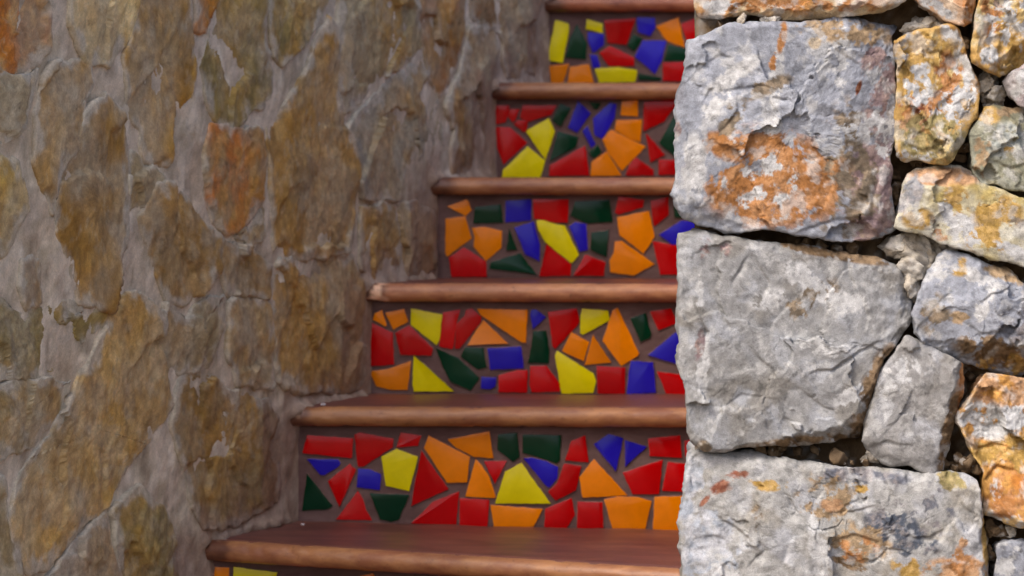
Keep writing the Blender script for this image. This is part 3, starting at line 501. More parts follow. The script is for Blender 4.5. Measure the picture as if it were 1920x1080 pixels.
def facets(p2, cell, seed, tilt, jump):
    """broken-rock relief: every Voronoi cell is a small tilted plane with a step at its edge"""
    q = p2 / cell
    i0 = np.floor(q).astype(np.int32)
    best = np.full(len(q), 1e9); h = np.zeros(len(q)); z = np.zeros(len(q), np.int32)
    for dx in (-1, 0, 1):
        for dy in (-1, 0, 1):
            ix, iy = i0[:,0]+dx, i0[:,1]+dy
            cx = ix + _rnd(ix, iy, z, seed); cy = iy + _rnd(ix, iy, z, seed+1)
            ex, ey = q[:,0]-cx, q[:,1]-cy
            d = ex*ex + ey*ey
            tx = (_rnd(ix, iy, z, seed+2)-.5)*2*tilt; ty = (_rnd(ix, iy, z, seed+3)-.5)*2*tilt
            hh = (_rnd(ix, iy, z, seed+4)-.5)*2*jump + (ex*tx + ey*ty)*cell
            m = d < best
            best = np.where(m, d, best); h = np.where(m, hh, h)
    return h
def sstep(a, b, x):
    t = np.clip((x - a) / (b - a), 0, 1); return t * t * (3 - 2 * t)
def lin(c):
    c = np.asarray(c, float) / 255.0
    return np.where(c <= 0.04045, c / 12.92, ((c + 0.055) / 1.055) ** 2.4)

# ------------------------------------------------------------------ material helpers
def new_mat(name):
    m = bpy.data.materials.new(name); m.use_nodes = True
    nt = m.node_tree; b = nt.nodes['Principled BSDF']
    return m, nt, b
def node(nt, t, **kw):
    n = nt.nodes.new(t)
    for k, v in kw.items(): setattr(n, k, v)
    return n
def noise_node(nt, vec, scale, detail=4, rough=0.6):
    n = node(nt, 'ShaderNodeTexNoise'); n.inputs['Scale'].default_value = scale
    n.inputs['Detail'].default_value = detail; n.inputs['Roughness'].default_value = rough
    nt.links.new(vec, n.inputs['Vector']); return n.outputs['Fac']
def ramp(nt, fac, stops):
    r = node(nt, 'ShaderNodeValToRGB'); el = r.color_ramp.elements
    el[0].position, el[0].color = stops[0][0], (*stops[0][1], 1)
    el[1].position, el[1].color = stops[-1][0], (*stops[-1][1], 1)
    for p, c in stops[1:-1]:
        e = el.new(p); e.color = (*c, 1)
    nt.links.new(fac, r.inputs[0]); return r.outputs[0]
def mixc(nt, fac, a, b, mode='MIX'):
    m = node(nt, 'ShaderNodeMix', data_type='RGBA', blend_type=mode)
    for s, v in ((m.inputs[0], fac), (m.inputs[6], a), (m.inputs[7], b)):
        if isinstance(v, bpy.types.NodeSocket): nt.links.new(v, s)
        elif isinstance(v, (int, float)): s.default_value = v
        else: s.default_value = (*v, 1)
    return m.outputs[2]
def bump(nt, b, h, strength, dist):
    n = node(nt, 'ShaderNodeBump'); n.inputs['Strength'].default_value = strength; n.inputs['Distance'].default_value = dist
    nt.links.new(h, n.inputs['Height'])
    nt.links.new(n.outputs[0], b.inputs['Normal'])
def madd(nt, a, b, op='ADD'):
    n = node(nt, 'ShaderNodeMath', operation=op)
    for s, v in ((n.inputs[0], a), (n.inputs[1], b)):
        if isinstance(v, bpy.types.NodeSocket): nt.links.new(v, s)
        else: s.default_value = v
    return n.outputs[0]

def rock_material(name, grain, grain_amt, bump_d, rough, flake, mottle):
    m, nt, b = new_mat(name)
    at = node(nt, 'ShaderNodeAttribute', attribute_name='Col')
    pos = node(nt, 'ShaderNodeNewGeometry').outputs['Position']
    g1 = noise_node(nt, pos, grain, 3, .75)
    g2 = noise_node(nt, pos, grain * .2, 7, .72)
    g3 = noise_node(nt, pos, grain * .45, 5, .8)
    # flakes: a contour-stepped noise, each step a tiny broken ledge
    wv = node(nt, 'ShaderNodeTexNoise'); wv.inputs['Scale'].default_value = 26; wv.inputs['Detail'].default_value = 7
    wv.inputs['Roughness'].default_value = .58; wv.inputs['Distortion'].default_value = .5
    nt.links.new(pos, wv.inputs['Vector'])
    t = madd(nt, wv.outputs['Fac'], 13.0, 'MULTIPLY')
    st = madd(nt, madd(nt, t, 0, 'FLOOR'), madd(nt, madd(nt, t, 1.0, 'FRACT'), .45, 'MULTIPLY'))
    gate = ramp(nt, noise_node(nt, pos, 11, 3, .5), [(.42, (.05, .05, .05)), (.6, (1, 1, 1))])
    flk = madd(nt, madd(nt, st, gate, 'MULTIPLY'), flake, 'MULTIPLY')
    v1 = ramp(nt, g1, [(.32, (1-grain_amt,)*3), (.5, (1, 1, 1)), (.70, (1+grain_amt,)*3)])
    v2 = ramp(nt, g2, [(.34, (1-mottle, 1-mottle, 1-mottle*1.05)), (.48, (1, 1, 1)), (.52, (1, 1, 1)), (.66, (1+mottle,)*3)])
    v3 = ramp(nt, g3, [(.28, (.62, .60, .58)), (.38, (1, 1, 1)), (.64, (1, 1, 1)), (.75, (1.18, 1.18, 1.2))])
    c = mixc(nt, 1.0, at.outputs['Color'], v1, 'MULTIPLY')
    c = mixc(nt, 1.0, c, v2, 'MULTIPLY')
    c = mixc(nt, 1.0, c, v3, 'MULTIPLY')
    nt.links.new(c, b.inputs['Base Color'])
    b.inputs['Roughness'].default_value = rough
    b.inputs['Specular IOR Level'].default_value = 0.3
    h = madd(nt, madd(nt, madd(nt, g1, .3, 'MULTIPLY'), g2), flk)
    bump(nt, b, h, 1.0, bump_d)
    return m
MAT_ROCK = rock_material('broken_limestone', 760, .24, .0010, .85, .55, .11)
MAT_WALLSTONE = rock_material('weathered_wall_stone', 330, .18, .0020, .8, .16, .15)
MAT_MORTAR = rock_material('lime_mortar', 330, .16, .0020, .92, .15, .10)

def painted(name, base, worn, worn_lo, worn_hi, rough):
    m, nt, b = new_mat(name)
    at = node(nt, 'ShaderNodeAttribute', attribute_name='Col')
    pos = node(nt, 'ShaderNodeNewGeometry').outputs['Position']
    mp = node(nt, 'ShaderNodeMapping'); mp.inputs['Scale'].default_value = (.35, 1, 1)
    nt.links.new(pos, mp.inputs[0])
    n1 = noise_node(nt, mp.outputs[0], 32, 6, .68)
    n2 = noise_node(nt, pos, 110, 5, .75)
    n3 = noise_node(nt, mp.outputs[0], 9, 4, .6)
    f = ramp(nt, madd(nt, madd(nt, n1, .7, 'MULTIPLY'), madd(nt, n3, .3, 'MULTIPLY')), [(worn_lo, (0, 0, 0)), (worn_hi, (1, 1, 1))])
    c = mixc(nt, f, lin(base), lin(worn))
    c = mixc(nt, ramp(nt, n2, [(.58, (0, 0, 0)), (.72, (.7, .7, .7))]), c, lin([p * .55 for p in base]))
    c = mixc(nt, 1.0, c, at.outputs['Color'], 'MULTIPLY')
    nt.links.new(c, b.inputs['Base Color'])
    b.inputs['Roughness'].default_value = rough
    b.inputs['Specular IOR Level'].default_value = .5
    bump(nt, b, madd(nt, n1, madd(nt, n2, .3, 'MULTIPLY')), .8, .0016)
    return m
MAT_TREAD = painted('worn_red_brown_tread', (100, 56, 48), (132, 80, 64), .44, .64, .45)
MAT_NOSE = painted('worn_golden_nosing', (148, 96, 68), (194, 142, 96), .42, .62, .42)
MAT_GROUT = painted('brown_grout', (88, 61, 57), (118, 92, 87), .40, .64, .85)

def glaze(name, rgb):
    m, nt, b = new_mat(name)
    oi = node(nt, 'ShaderNodeObjectInfo')
    pos = node(nt, 'ShaderNodeNewGeometry').outputs['Position']
    v = ramp(nt, oi.outputs['Random'], [(0, (.88, .88, .88)), (1, (1.12, 1.12, 1.12))])
    n = noise_node(nt, pos, 60, 4, .6)
    s = ramp(nt, n, [(.35, (.95, .95, .95)), (.65, (1.04, 1.04, 1.04))])
    c = mixc(nt, 1, mixc(nt, 1, lin(rgb), v, 'MULTIPLY'), s, 'MULTIPLY')
    d = ramp(nt, noise_node(nt, pos, 210, 3, .7), [(.70, (0, 0, 0)), (.84, (.22, .22, .22))])
    c = mixc(nt, d, c, lin((120, 96, 84)))
    nt.links.new(c, b.inputs['Base Color'])
    rr = ramp(nt, n, [(.3, (.12,)*3), (.7, (.24,)*3)])
    nt.links.new(rr, b.inputs['Roughness'])
    b.inputs['Specular IOR Level'].default_value = .2
    return m
GLAZE = {'red': glaze('red_glaze', (184, 0, 4)), 'orange': glaze('orange_glaze', (234, 130, 0)), 'yellow': glaze('yellow_glaze', (228, 212, 0)),
         'blue': glaze('blue_glaze', (38, 26, 176)), 'green': glaze('dark_green_glaze', (0, 50, 28))}

MAT_RIM_GLINT, _nt, _b = new_mat('clay_rim_painted_glint')  # clay colour for tile rims, also painting in the thin highlights along edges
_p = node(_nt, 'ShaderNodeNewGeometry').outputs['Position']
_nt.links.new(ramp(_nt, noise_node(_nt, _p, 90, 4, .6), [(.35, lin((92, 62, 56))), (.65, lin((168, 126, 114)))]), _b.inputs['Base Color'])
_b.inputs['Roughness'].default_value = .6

# ------------------------------------------------------------------ object helpers
def empty(name, loc, **props):
    o = bpy.data.objects.new(name, None); COL.objects.link(o); o.location = loc
    o.empty_display_size = .1
    for k, v in props.items(): o[k] = v
    return o
def mesh_np(name, V, faces, col=None, smooth=True):
    """faces: list of int arrays (n,3) or (n,4)"""
    me = bpy.data.meshes.new(name)
    me.vertices.add(len(V)); me.vertices.foreach_set('co', np.ascontiguousarray(V, np.float32).ravel())
    loops = np.concatenate([f.ravel() for f in faces]).astype(np.int32)
    tot = np.concatenate([np.full(len(f), f.shape[1]) for f in faces]).astype(np.int32)
    start = np.concatenate([[0], np.cumsum(tot)[:-1]]).astype(np.int32)
    me.loops.add(len(loops)); me.loops.foreach_set('vertex_index', loops)
    me.polygons.add(len(tot)); me.polygons.foreach_set('loop_start', start); me.polygons.foreach_set('loop_total', tot)
    if smooth: me.polygons.foreach_set('use_smooth', np.ones(len(tot), bool))
    me.update(calc_edges=True)
    if col is not None:
        a = me.color_attributes.new('Col', 'FLOAT_COLOR', 'POINT')
        c4 = np.ones((len(V), 4), np.float32); c4[:, :3] = col
        a.data.foreach_set('color', c4.ravel())
    me.validate()
    return me
def link(name, me, mat, parent=None, **props):
    o = bpy.data.objects.new(name, me); COL.objects.link(o)
    if mat and not me.materials: me.materials.append(mat)
    if parent:
        o.parent = parent
        root = parent
        off = mathutils.Vector((0, 0, 0))
        while root: off += root.location; root = root.parent
        o.location = -off                   # geometry is given in world metres
    for k, v in props.items(): o[k] = v
    return o

# ------------------------------------------------------------------ rock palettes (sRGB of the stone itself): base, second, third, share of white crust
PAL = {
 'grey': ((160,164,174), (146,147,155), (176,180,190), .16), 'warmgrey': ((165,165,165), (152,149,144), (178,180,184), .14),
 'ashgrey': ((164,162,160), (150,146,140), (176,176,178), .12), 'palestone': ((182,181,178), (172,167,158), (192,193,196), .16),
 'ochre': ((186,150,88), (160,118,58), (204,182,130), .34), 'lemon': ((184,176,148), (170,152,96), (200,196,180), .34),
 'peach': ((194,156,124), (176,134,98), (206,184,160), .25), 'orange': ((186,138,74), (168,108,44), (206,176,124), .3),
 'sage': ((158,158,138), (142,138,112), (176,176,160), .16), 'mauvewhite': ((176,164,164), (150,136,140), (196,190,190), .3),
 'rustpale': ((186,166,134), (178,128,72), (204,196,186), .34), 'crumb': ((196,186,170), (170,154,132), (212,206,196), .1), 'umber': ((120,98,72), (98,78,54), (140,118,92), .05),
}
TONE = {'white': (216,216,216), 'rust': (186,126,70), 'darkrust': (130,66,32), 'redrust': (164,98,76), 'ochre': (198,160,84), 'olive': (164,150,98), 'peach': (204,158,116),
        'mauve': (150,128,130), 'taupe': (130,116,98), 'tan': (178,152,118), 'umber': (116,92,64), 'grey': (160,162,168), 'slate': (126,128,138), 'bluegrey': (96,104,118),
        'bluewhite': (194,202,214), 'sagelight': (184,190,184), 'sage': (150,150,126)}

def rock_colours(P2, seed, pal, pats=()):
    p = np.column_stack([P2, np.full(len(P2), seed * 3.7)])
    b, a1, a2, wh = PAL[pal]
    b, a1, a2 = lin(b), lin(a1), lin(a2)
    if pal in ('ochre', 'lemon', 'orange', 'peach', 'rustpale'): b, a1, a2 = b * 1.28, a1 * 1.28, a2 * 1.28
    t1 = sstep(-.05, .45, fbm(p, 16, 4, seed))[:, None]
    t2 = sstep(.0, .5, fbm(p, 26, 4, seed + 50))[:, None]
    c = b * (1 - t1) + a1 * t1
    c = c * (1 - t2) + a2 * t2
    for j, (cx, cy, rx, ry, rot, tone, cov, sc) in enumerate(pats):
        dx, dy = P2[:, 0] - cx / 1000, P2[:, 1] - cy / 1000
        ca, sa = math.cos(R(-rot)), math.sin(R(-rot))
        d = np.hypot((dx * ca + dy * sa) / (rx / 1000), (-dx * sa + dy * ca) / (ry / 1000))
        k = np.nonzero(d < 1.45)[0]
        if len(k) == 0: continue
        d = d[k]
        n = fbm(p[k] + j * 1.37, sc * 1.15, 5, seed + 100 + j, .62)
        m = sstep(-.05, .16, (cov - .5) * 1.1 + n * .9 + (1 - d ** 1.6) * .42 - .12) * sstep(1.45, .95, d)
        tv = sstep(-.3, .45, fbm(p[k] + 7.7, sc * 2.2, 4, seed + 140 + j, .65))[:, None]
        tc = lin(TONE[tone])
        if tone == 'white': tc = tc * (.88 + .15 * tv)
        else: tc = tc * .85 * (1 - tv) + (tc * .9 + lin((205, 180, 150)) * .24) * tv
        c[k] = c[k] * (1 - m[:, None]) + tc * m[:, None]
    v = ridged(p + 4, 22, 4, seed + 200)                       # white calcite veins and crust
    n = fbm(p, 45, 4, seed + 230, .62)
    m = sstep(1.15 - wh * .9, 1.65 - wh * .8, v * .75 + n * 1.1) * .5
    c = c * (1 - m[:, None]) + lin((214, 213, 210)) * m[:, None]
    k = .64 * (1 + .22 * fbm(p, 95, 3, seed + 260, .7))
    dk = sstep(.32, .62, fbm(p, 60, 4, seed + 280, .7)) * .3
    k = k * (1 - dk)
    return c * k[:, None]

def resample(o, step, jit, seed, rnd=.13):
    """closed outline -> evenly spaced points, corners slightly rounded, edge slightly chipped"""
    o = np.asarray(o, float)
    # corner cutting once keeps the outline but removes the needle corners
    nx = np.roll(o, -1, 0)
    o = np.stack([o * (1 - rnd * .4) + nx * rnd * .4, o * rnd * .4 + nx * (1 - rnd * .4)], 1).reshape(-1, 2)
    seg = np.roll(o, -1, 0) - o
    L = np.hypot(seg[:, 0], seg[:, 1]); cum = np.concatenate([[0], np.cumsum(L)])
    n = max(24, int(cum[-1] / step))
    t = np.arange(n) / n * cum[-1]
    i = np.clip(np.searchsorted(cum, t, 'right') - 1, 0, len(o) - 1)
    f = ((t - cum[i]) / np.maximum(L[i], 1e-9))[:, None]
    q = o[i] + seg[i] * f
    p3 = np.column_stack([q, np.full(n, seed * 1.9)])
    q = q + np.column_stack([fbm(p3, 28, 4, seed + 7, .6), fbm(p3 + 9, 28, 4, seed + 8, .6)]) * jit
    return q
def area_centroid(o):
    x, y = o[:, 0], o[:, 1]; x1, y1 = np.roll(x, -1), np.roll(y, -1)
    cr = x * y1 - x1 * y; A = cr.sum() / 2
    return np.array([((x + x1) * cr).sum(), ((y + y1) * cr).sum()]) / (6 * A), A

def stone_geom(outline_mm, step, seed, w0, depth, relief, edge, cuts=(), jit=.004, bulge=.008, tilt=.04, face=True, grooves=()):
    """a stone as a front face with relief and sides running back. returns verts (u, v, w) and faces"""
    q = resample(np.asarray(outline_mm, float) / 1000, step, jit, seed)
    c, A = area_centroid(q)
    if A < 0: q = q[::-1]
    n = len(q)
    rad = np.hypot(*(q - c).T)
    nr = max(8, int(rad.max() / step))
    rs = np.linspace(0, 1, nr + 1)[1:]
    rs = 1 - (1 - rs) ** 1.15
    U = c[None, None] + rs[:, None, None] * (q - c)[None]
    dist = (1 - rs)[:, None] * rad[None] * .85
    P2 = np.concatenate([[c], U.reshape(-1, 2)])
    qs = q[::max(1, int(.004 / step))]
    d = np.concatenate([np.sqrt(((ch[:, None, :] - qs[None]) ** 2).sum(2).min(1)) for ch in np.array_split(P2.astype(np.float32), max(1, len(P2) * len(qs) // 2000000))])
    d = np.minimum(d, np.concatenate([[1], dist.ravel() * 1.6 + .0005]))
    d[1 + (nr - 1) * n:] = 0
    rng = random.Random(seed)
    p3 = np.column_stack([P2, np.full(len(P2), seed * 2.3)])
    w = np.full(len(P2), w0)
    w += bulge * (1 - np.exp(-d / .05))
    w += (P2 - c) @ np.array([rng.uniform(-tilt, tilt), rng.uniform(-tilt, tilt)])
    for (ax, ay, bx, by, sl) in cuts:
        a, b = np.array([ax, ay]) / 1000, np.array([bx, by]) / 1000
        nrm = np.array([-(b - a)[1], (b - a)[0]]); nrm /= np.hypot(*nrm)
        if (c - a) @ nrm > 0: nrm = -nrm
        wob = fbm(p3, 30, 4, seed + 400, .6) * .007
        w -= sl * np.maximum(0, (P2 - a) @ nrm + wob)
    for pts, wd, dp in grooves:                                      # fracture lines and pockets, a sharp lip on one side
        g = np.asarray(pts, float) / 1000
        q2 = P2 + .003 * np.column_stack([fbm(p3, 40, 3, seed + 410), fbm(p3 + 2, 40, 3, seed + 411)])
        best = np.full(len(P2), 9.0); sgn = np.zeros(len(P2)); tt = np.zeros(len(P2))
        for i in range(len(g) - 1):
            a, b = g[i], g[i + 1]; ab = b - a; L2 = ab @ ab
            t = np.clip(((q2 - a) @ ab) / L2, 0, 1); r = q2 - a - t[:, None] * ab
            dd = np.hypot(r[:, 0], r[:, 1]); m = dd < best
            best = np.where(m, dd, best); sgn = np.where(m, np.sign(ab[0] * r[:, 1] - ab[1] * r[:, 0]), sgn)
            tt = np.where(m, (i + t) / (len(g) - 1), tt)
        taper = .35 + .65 * np.sin(np.pi * np.clip(tt, .03, .97))
        wd_ = np.where(sgn > 0, wd / 1000 * .35, wd / 1000 * 1.8)
        w -= dp / 1000 * taper * np.exp(-(best / wd_) ** 1.5)
    e = edge * (1 + .7 * fbm(p3, 20, 3, seed + 3))
    e = np.maximum(e, .002)
    x = np.clip(1 - d / e, 0, 1)
    w -= e * (1 - np.sqrt(np.maximum(0, 1 - x * x)))
    if face:
        warp = np.column_stack([fbm(p3, 14, 4, seed + 11, .6), fbm(p3 + 3, 14, 4, seed + 12, .6)])
        fade = sstep(0, .012, d) * .7 + .3
        fa = facets(P2 + warp * .022, .105, seed + 20, .15, .0022)
        fb = facets(P2 + warp * .022, .034, seed + 30, .10, .0007) * sstep(.0, .4, fbm(p3, 9, 2, seed + 33))
        hh = fbm(p3 * (1, 1.25, 1), 13, 4, seed + 35, .55) * 5.5
        fl = np.floor(hh); fr = hh - fl
        terr = (fl + sstep(.78, 1.0, fr) + .25 * fr) * .0012 * sstep(-.05, .4, fbm(p3, 7, 2, seed + 36))
        ck = np.abs(perlin(p3 * 15 + np.column_stack([warp, warp[:, :1]]) * .8, seed + 37))
        crack = sstep(.022, .0, ck) * sstep(.0, .3, fbm(p3, 10, 2, seed + 38)) * .0016
        w += fade * relief * (fa + fb + terr - crack + .0030 * fbm(p3, 7, 2, seed + 40) + (.0004 + .0009 * (relief > 1.3)) * fbm(p3, 48, 4, seed + 41, .62) + .0001 * ridged(p3, 130, 3, seed + 42))
    else:
        w += relief * (facets(P2 + .02 * fbm(p3, 14, 3, seed + 44)[:, None], .13, seed + 45, .09, .0008) + .004 * fbm(p3, 7, 3, seed + 40) + .0022 * fbm(p3, 26, 4, seed + 41, .6) + .0004 * ridged(p3, 70, 2, seed + 42))
    # sides
    ns = max(4, int(min(depth, .12) / (step * 2.2)))
    last = w[1 + (nr - 1) * n:]
    SV = []
    for s in range(1, ns + 1):
        f = (s / ns) ** 1.4
        ws = last * (1 - f) + (-depth) * f
        ps = np.column_stack([q, ws + seed])
        shr = (q - c) / rad[:, None]
        off = fbm(ps, 24, 4, seed + 60, .6) * .006 * min(1, s / 2) - .012 * f - .0004 * s
        SV.append(np.column_stack([q + shr * off[:, None], ws]))
    V = np.concatenate([np.column_stack([P2, w])] + SV)
    j = np.arange(n); jn = (j + 1) % n
    tri = np.column_stack([np.zeros(n, int), 1 + j, 1 + jn])
    quads = []
    for r in range(nr - 1 + ns):
        a = 1 + r * n
        quads.append(np.column_stack([a + j, a + n + j, a + n + jn, a + jn]))
    a = 1 + (nr - 1 + ns) * n
    cap = (a + j)[None, :]
    return V, [tri, np.concatenate(quads), cap], d

# ================================================================== THE SETTING
def build_ground():
    n = 60
    g = np.linspace(-1, 1, n) ; g = np.sign(g) * np.abs(g) ** 2.2 * 150
    X, Y = np.meshgrid(g, g); p = np.column_stack([X.ravel(), Y.ravel() + 3, np.zeros(n * n)])
    V = p.copy(); V[:, 2] = GROUND_Z + .004 * fbm(p, 2.0, 3, 5)
    i = np.arange(n * n).reshape(n, n)
    Q = np.column_stack([i[:-1, :-1].ravel(), i[:-1, 1:].ravel(), i[1:, 1:].ravel(), i[1:, :-1].ravel()])
    me = mesh_np('ground', V, [Q])
    m, nt, b = new_mat('packed_earth')
    pos = node(nt, 'ShaderNodeNewGeometry').outputs['Position']
    c = ramp(nt, noise_node(nt, pos, 14, 8, .7), [(.3, lin((96, 84, 70))), (.7, lin((148, 134, 114)))])
    nt.links.new(c, b.inputs['Base Color']); b.inputs['Roughness'].default_value = .95
    bump(nt, b, noise_node(nt, pos, 60, 6, .7), .8, .01)
    link('ground', me, m, kind='structure')
build_ground()

# ================================================================== STAIRCASE
KS = list(range(-2, 8))
stairs = empty('staircase', (-.1, step_y(-2), GROUND_Z), category='staircase',
               label='red-brown staircase with rounded nosings and bright broken-tile mosaic risers')
def nose_front(k):
    """left and right ends of the nosing's front edge, with the height of its top there"""
    yl = step_y(k)
    if k <= 0:
        dy, dz = -.185, -.016
    else:
        dy, dz = -.016, -.001
    zl = STEP_Z[k]
    a = np.array([x_left(yl) - .05 + .012, yl + .05 * -dy / .66, zl])
    xr = x_right(yl)
    fr = (xr - x_left(yl)) / .66
    b = np.array([xr, yl + dy * fr, zl + dz * fr])
    return a, b
NOSE_R = .0148
NOSE_TINT = {-2: (1, 1, 1), -1: (1, 1, 1), 0: (.93, .86, .76), 1: (.88, .80, .70), 2: (1.16, 1.06, 1.05), 3: (.92, .80, .74), 4: (.86, .76, .66), 5: (.95, .66, .66), 6: (1, .9, .9), 7: (1, 1, 1)}
def riser_frame(k):
    y = step_y(k + 1) + .030; a = R(1.5)
    return np.array([x_left(y), y, STEP_Z[k]]), np.array([math.cos(a), -math.sin(a), 0.])
def tile_mesh(pts, seed):
    o = np.asarray(pts, float) / 1000
    _, A = area_centroid(o)
    if A < 0: o = o[::-1]
    c = o.mean(0)
    v0 = o - np.roll(o, 1, 0); v1 = np.roll(o, -1, 0) - o                 # the joints are a little tighter than traced
    n0 = np.column_stack([v0[:, 1], -v0[:, 0]]) / np.hypot(*v0.T)[:, None]; n1 = np.column_stack([v1[:, 1], -v1[:, 0]]) / np.hypot(*v1.T)[:, None]
    m = n0 + n1; o = o + m / np.maximum((m * m).sum(1), .8)[:, None] * 2 * .0007
    # finely chipped broken edge
    dens = []
    n = len(o)
    rng = random.Random(seed)
    for i in range(n):
        a, b = o[i], o[(i + 1) % n]; L = np.hypot(*(b - a)); m = max(1, int(L / .007))
        pa, pb, pz = a, b, o[i - 1]
        cut = min(.0012, L * .15)
        d = (b - a) / L
        pr = (o[i - 1] - a); pr /= max(np.hypot(*pr), 1e-6)
        dens.append(a + pr * cut * .45)
        dens.append(a + d * cut * .45)
        for j in range(1, m):
            nrm = np.array([d[1], -d[0]])
            dens.append(a + (b - a) * j / m + nrm * rng.uniform(-.0005, .0005))
    o = np.array(dens); n = len(o)
    def ring(inset, h):
        pr = o - np.roll(o, 1, 0); nx = np.roll(o, -1, 0) - o
        def nn(v): l = np.maximum(np.hypot(v[:, 0], v[:, 1]), 1e-7)[:, None]; return np.column_stack([-v[:, 1], v[:, 0]]) / l
        m = nn(pr) + nn(nx); m /= np.maximum(np.hypot(m[:, 0], m[:, 1]), .3)[:, None]
        return np.column_stack([o + m * inset, np.full(n, h)])
    h = .0030 + rng.uniform(-.0006, .0006)
    t = (rng.uniform(-.005, .005), rng.uniform(-.005, .005))
    q = rng.choice((.0002, .0003, .0003, .0006))
    rings = [ring(0, -.003), ring(0, h - .0006), ring(q, h - .0001), ring(q + .0003, h)]
    V = np.concatenate(rings)
    V[n:, 2] += (V[n:, :2] - c) @ np.array(t)
    j = np.arange(n); jn = (j + 1) % n
    Q = np.concatenate([np.column_stack([r * n + j, r * n + jn, (r + 1) * n + jn, (r + 1) * n + j]) for r in range(3)])
    return V, Q, np.arange(3 * n, 4 * n)[None, :]
for k in KS:
    a, b = nose_front(k)
    L = np.hypot(*(b - a)[:2]); d = (b - a) / np.linalg.norm(b - a)
    out = np.array([d[1], -d[0], 0.]); out /= np.linalg.norm(out)         # towards the viewer
    if out[1] > 0: out = -out
    # --- tread slab: gridded top from the nosing back under the next riser
    yb = step_y(k + 1) + .045
    bl = np.array([x_left(yb) - .06, yb, STEP_Z[k] - (.009 if k <= 0 else .003)])
    br = np.array([x_right(yb), yb - .017, b[2] - (.007 if k <= 0 else .003)])
    ni, nj = 90, 14
    ii, jj = np.meshgrid(np.linspace(0, 1, ni), np.linspace(0, 1, nj))
    fa, fb = a - out * NOSE_R, b - out * NOSE_R
    top = ((1-jj)[..., None] * ((1-ii)[..., None] * fa + ii[..., None] * fb) + jj[..., None] * ((1-ii)[..., None] * bl + ii[..., None] * br)).reshape(-1, 3)
    top[:, 2] += .0016 * fbm(top, 9, 3, 70 + k) * np.minimum(1, jj.ravel() * 8)
    bot = top.copy(); bot[:, 2] -= .028
    V = np.concatenate([top, bot]); g = np.arange(ni * nj).reshape(nj, ni); N = ni * nj
    Q = [np.column_stack([g[:-1, :-1].ravel(), g[:-1, 1:].ravel(), g[1:, 1:].ravel(), g[1:, :-1].ravel()])]
    Q.append(Q[0][:, ::-1] + N)
    edge = np.concatenate([g[0], g[1:, -1], g[-1, -2::-1], g[-2:0:-1, 0]]); en = np.roll(edge, -1)
    Q.append(np.column_stack([edge, edge + N, en + N, en]))
    # cement splashes where tread meets wall, reddish stains
    wl = x_left(V[:, 1]); near = sstep(.05, .0, V[:, 0] - wl + .012 * fbm(V, 30, 3, 77))
    col = np.ones((len(V), 3)) * (1 + .12 * fbm(V, 12, 3, 80 + k)[:, None])
    col = col * (1 - .35 * near[:, None]) + np.array([.86, .95, 1.12]) * .35 * near[:, None]
    haze = sstep(.80, .95, np.tile(jj.ravel(), 2) + .10 * fbm(V, 25, 4, 83 + k, .65))[:, None] * .6      # grout film and grime in the corner below the riser
    col = col * (1 - haze) + np.array([1.2, 1.5, 1.6]) * haze
    tread = link('tread', mesh_np('tread', V, [np.concatenate(Q)], col), MAT_TREAD, stairs)
    # --- half-round nosing
    ns, na = int(L / .006), 15
    ang = np.linspace(math.pi / 2, -math.pi / 2, na)
    s = np.linspace(0, 1, ns)
    A3 = a[None] + (b - a)[None] * s[:, None]
    rr = NOSE_R * (1 + .02 * fbm(np.column_stack([s * L, np.zeros(ns), np.full(ns, k * 3.)]), 12, 3, 90 + k))
    ctr = A3 - out * NOSE_R - np.array([0, 0, NOSE_R])
    P = ctr[:, None] + rr[:, None, None] * (np.cos(ang)[None, :, None] * out + np.sin(ang)[None, :, None] * np.array([0, 0, 1.]))
    P[:, 0] = P[:, 0] + np.array([0, 0, .0005])
    P = P.reshape(-1, 3)
    dn = fbm(P, 60, 3, 95 + k) * .0004 - .0014 * sstep(.34, .5, fbm(P, 60, 3, 99 + k))
    P = P + (P - np.repeat(ctr, na, 0)) / NOSE_R * dn[:, None]
    back = np.stack([ctr - out * .03 + np.array([0, 0, -NOSE_R]), ctr - out * .03 + np.array([0, 0, NOSE_R - .003])], 1).reshape(-1, 3)
    V = np.concatenate([P, back]); g = np.arange(ns * na).reshape(ns, na); gb = ns * na + np.arange(ns * 2).reshape(ns, 2)
    gg = np.concatenate([g, gb], 1)
    Q = []
    M = gg.shape[1]
    for m in range(M):
        m2 = (m + 1) % M
        Q.append(np.column_stack([gg[:-1, m], gg[:-1, m2], gg[1:, m2], gg[1:, m]]))
    caps = [gg[0][None, ::-1], gg[-1][None, :]]
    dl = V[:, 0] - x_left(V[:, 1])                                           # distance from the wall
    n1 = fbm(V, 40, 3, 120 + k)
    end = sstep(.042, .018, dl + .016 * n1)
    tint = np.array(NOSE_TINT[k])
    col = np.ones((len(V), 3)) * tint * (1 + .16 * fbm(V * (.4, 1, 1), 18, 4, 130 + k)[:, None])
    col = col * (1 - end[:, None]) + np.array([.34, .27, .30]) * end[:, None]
    if k == 2:
        sp = sstep(.10, .3, n1 + .55 - np.abs(dl - .022) / .016); col = col * (1 - sp[:, None]) + np.array([2.2, 2.9, 4.0]) * sp[:, None]
    if k in (0, 1):
        sp = sstep(.2, .35, n1 * .9 + .2 - np.abs(dl - .01) / .02); col = col * (1 - sp[:, None]) + np.array([1.3, 1.7, 2.2]) * sp[:, None]
    link('nosing', mesh_np('nosing', V, [np.concatenate(Q)] + caps, col), MAT_NOSE, tread)
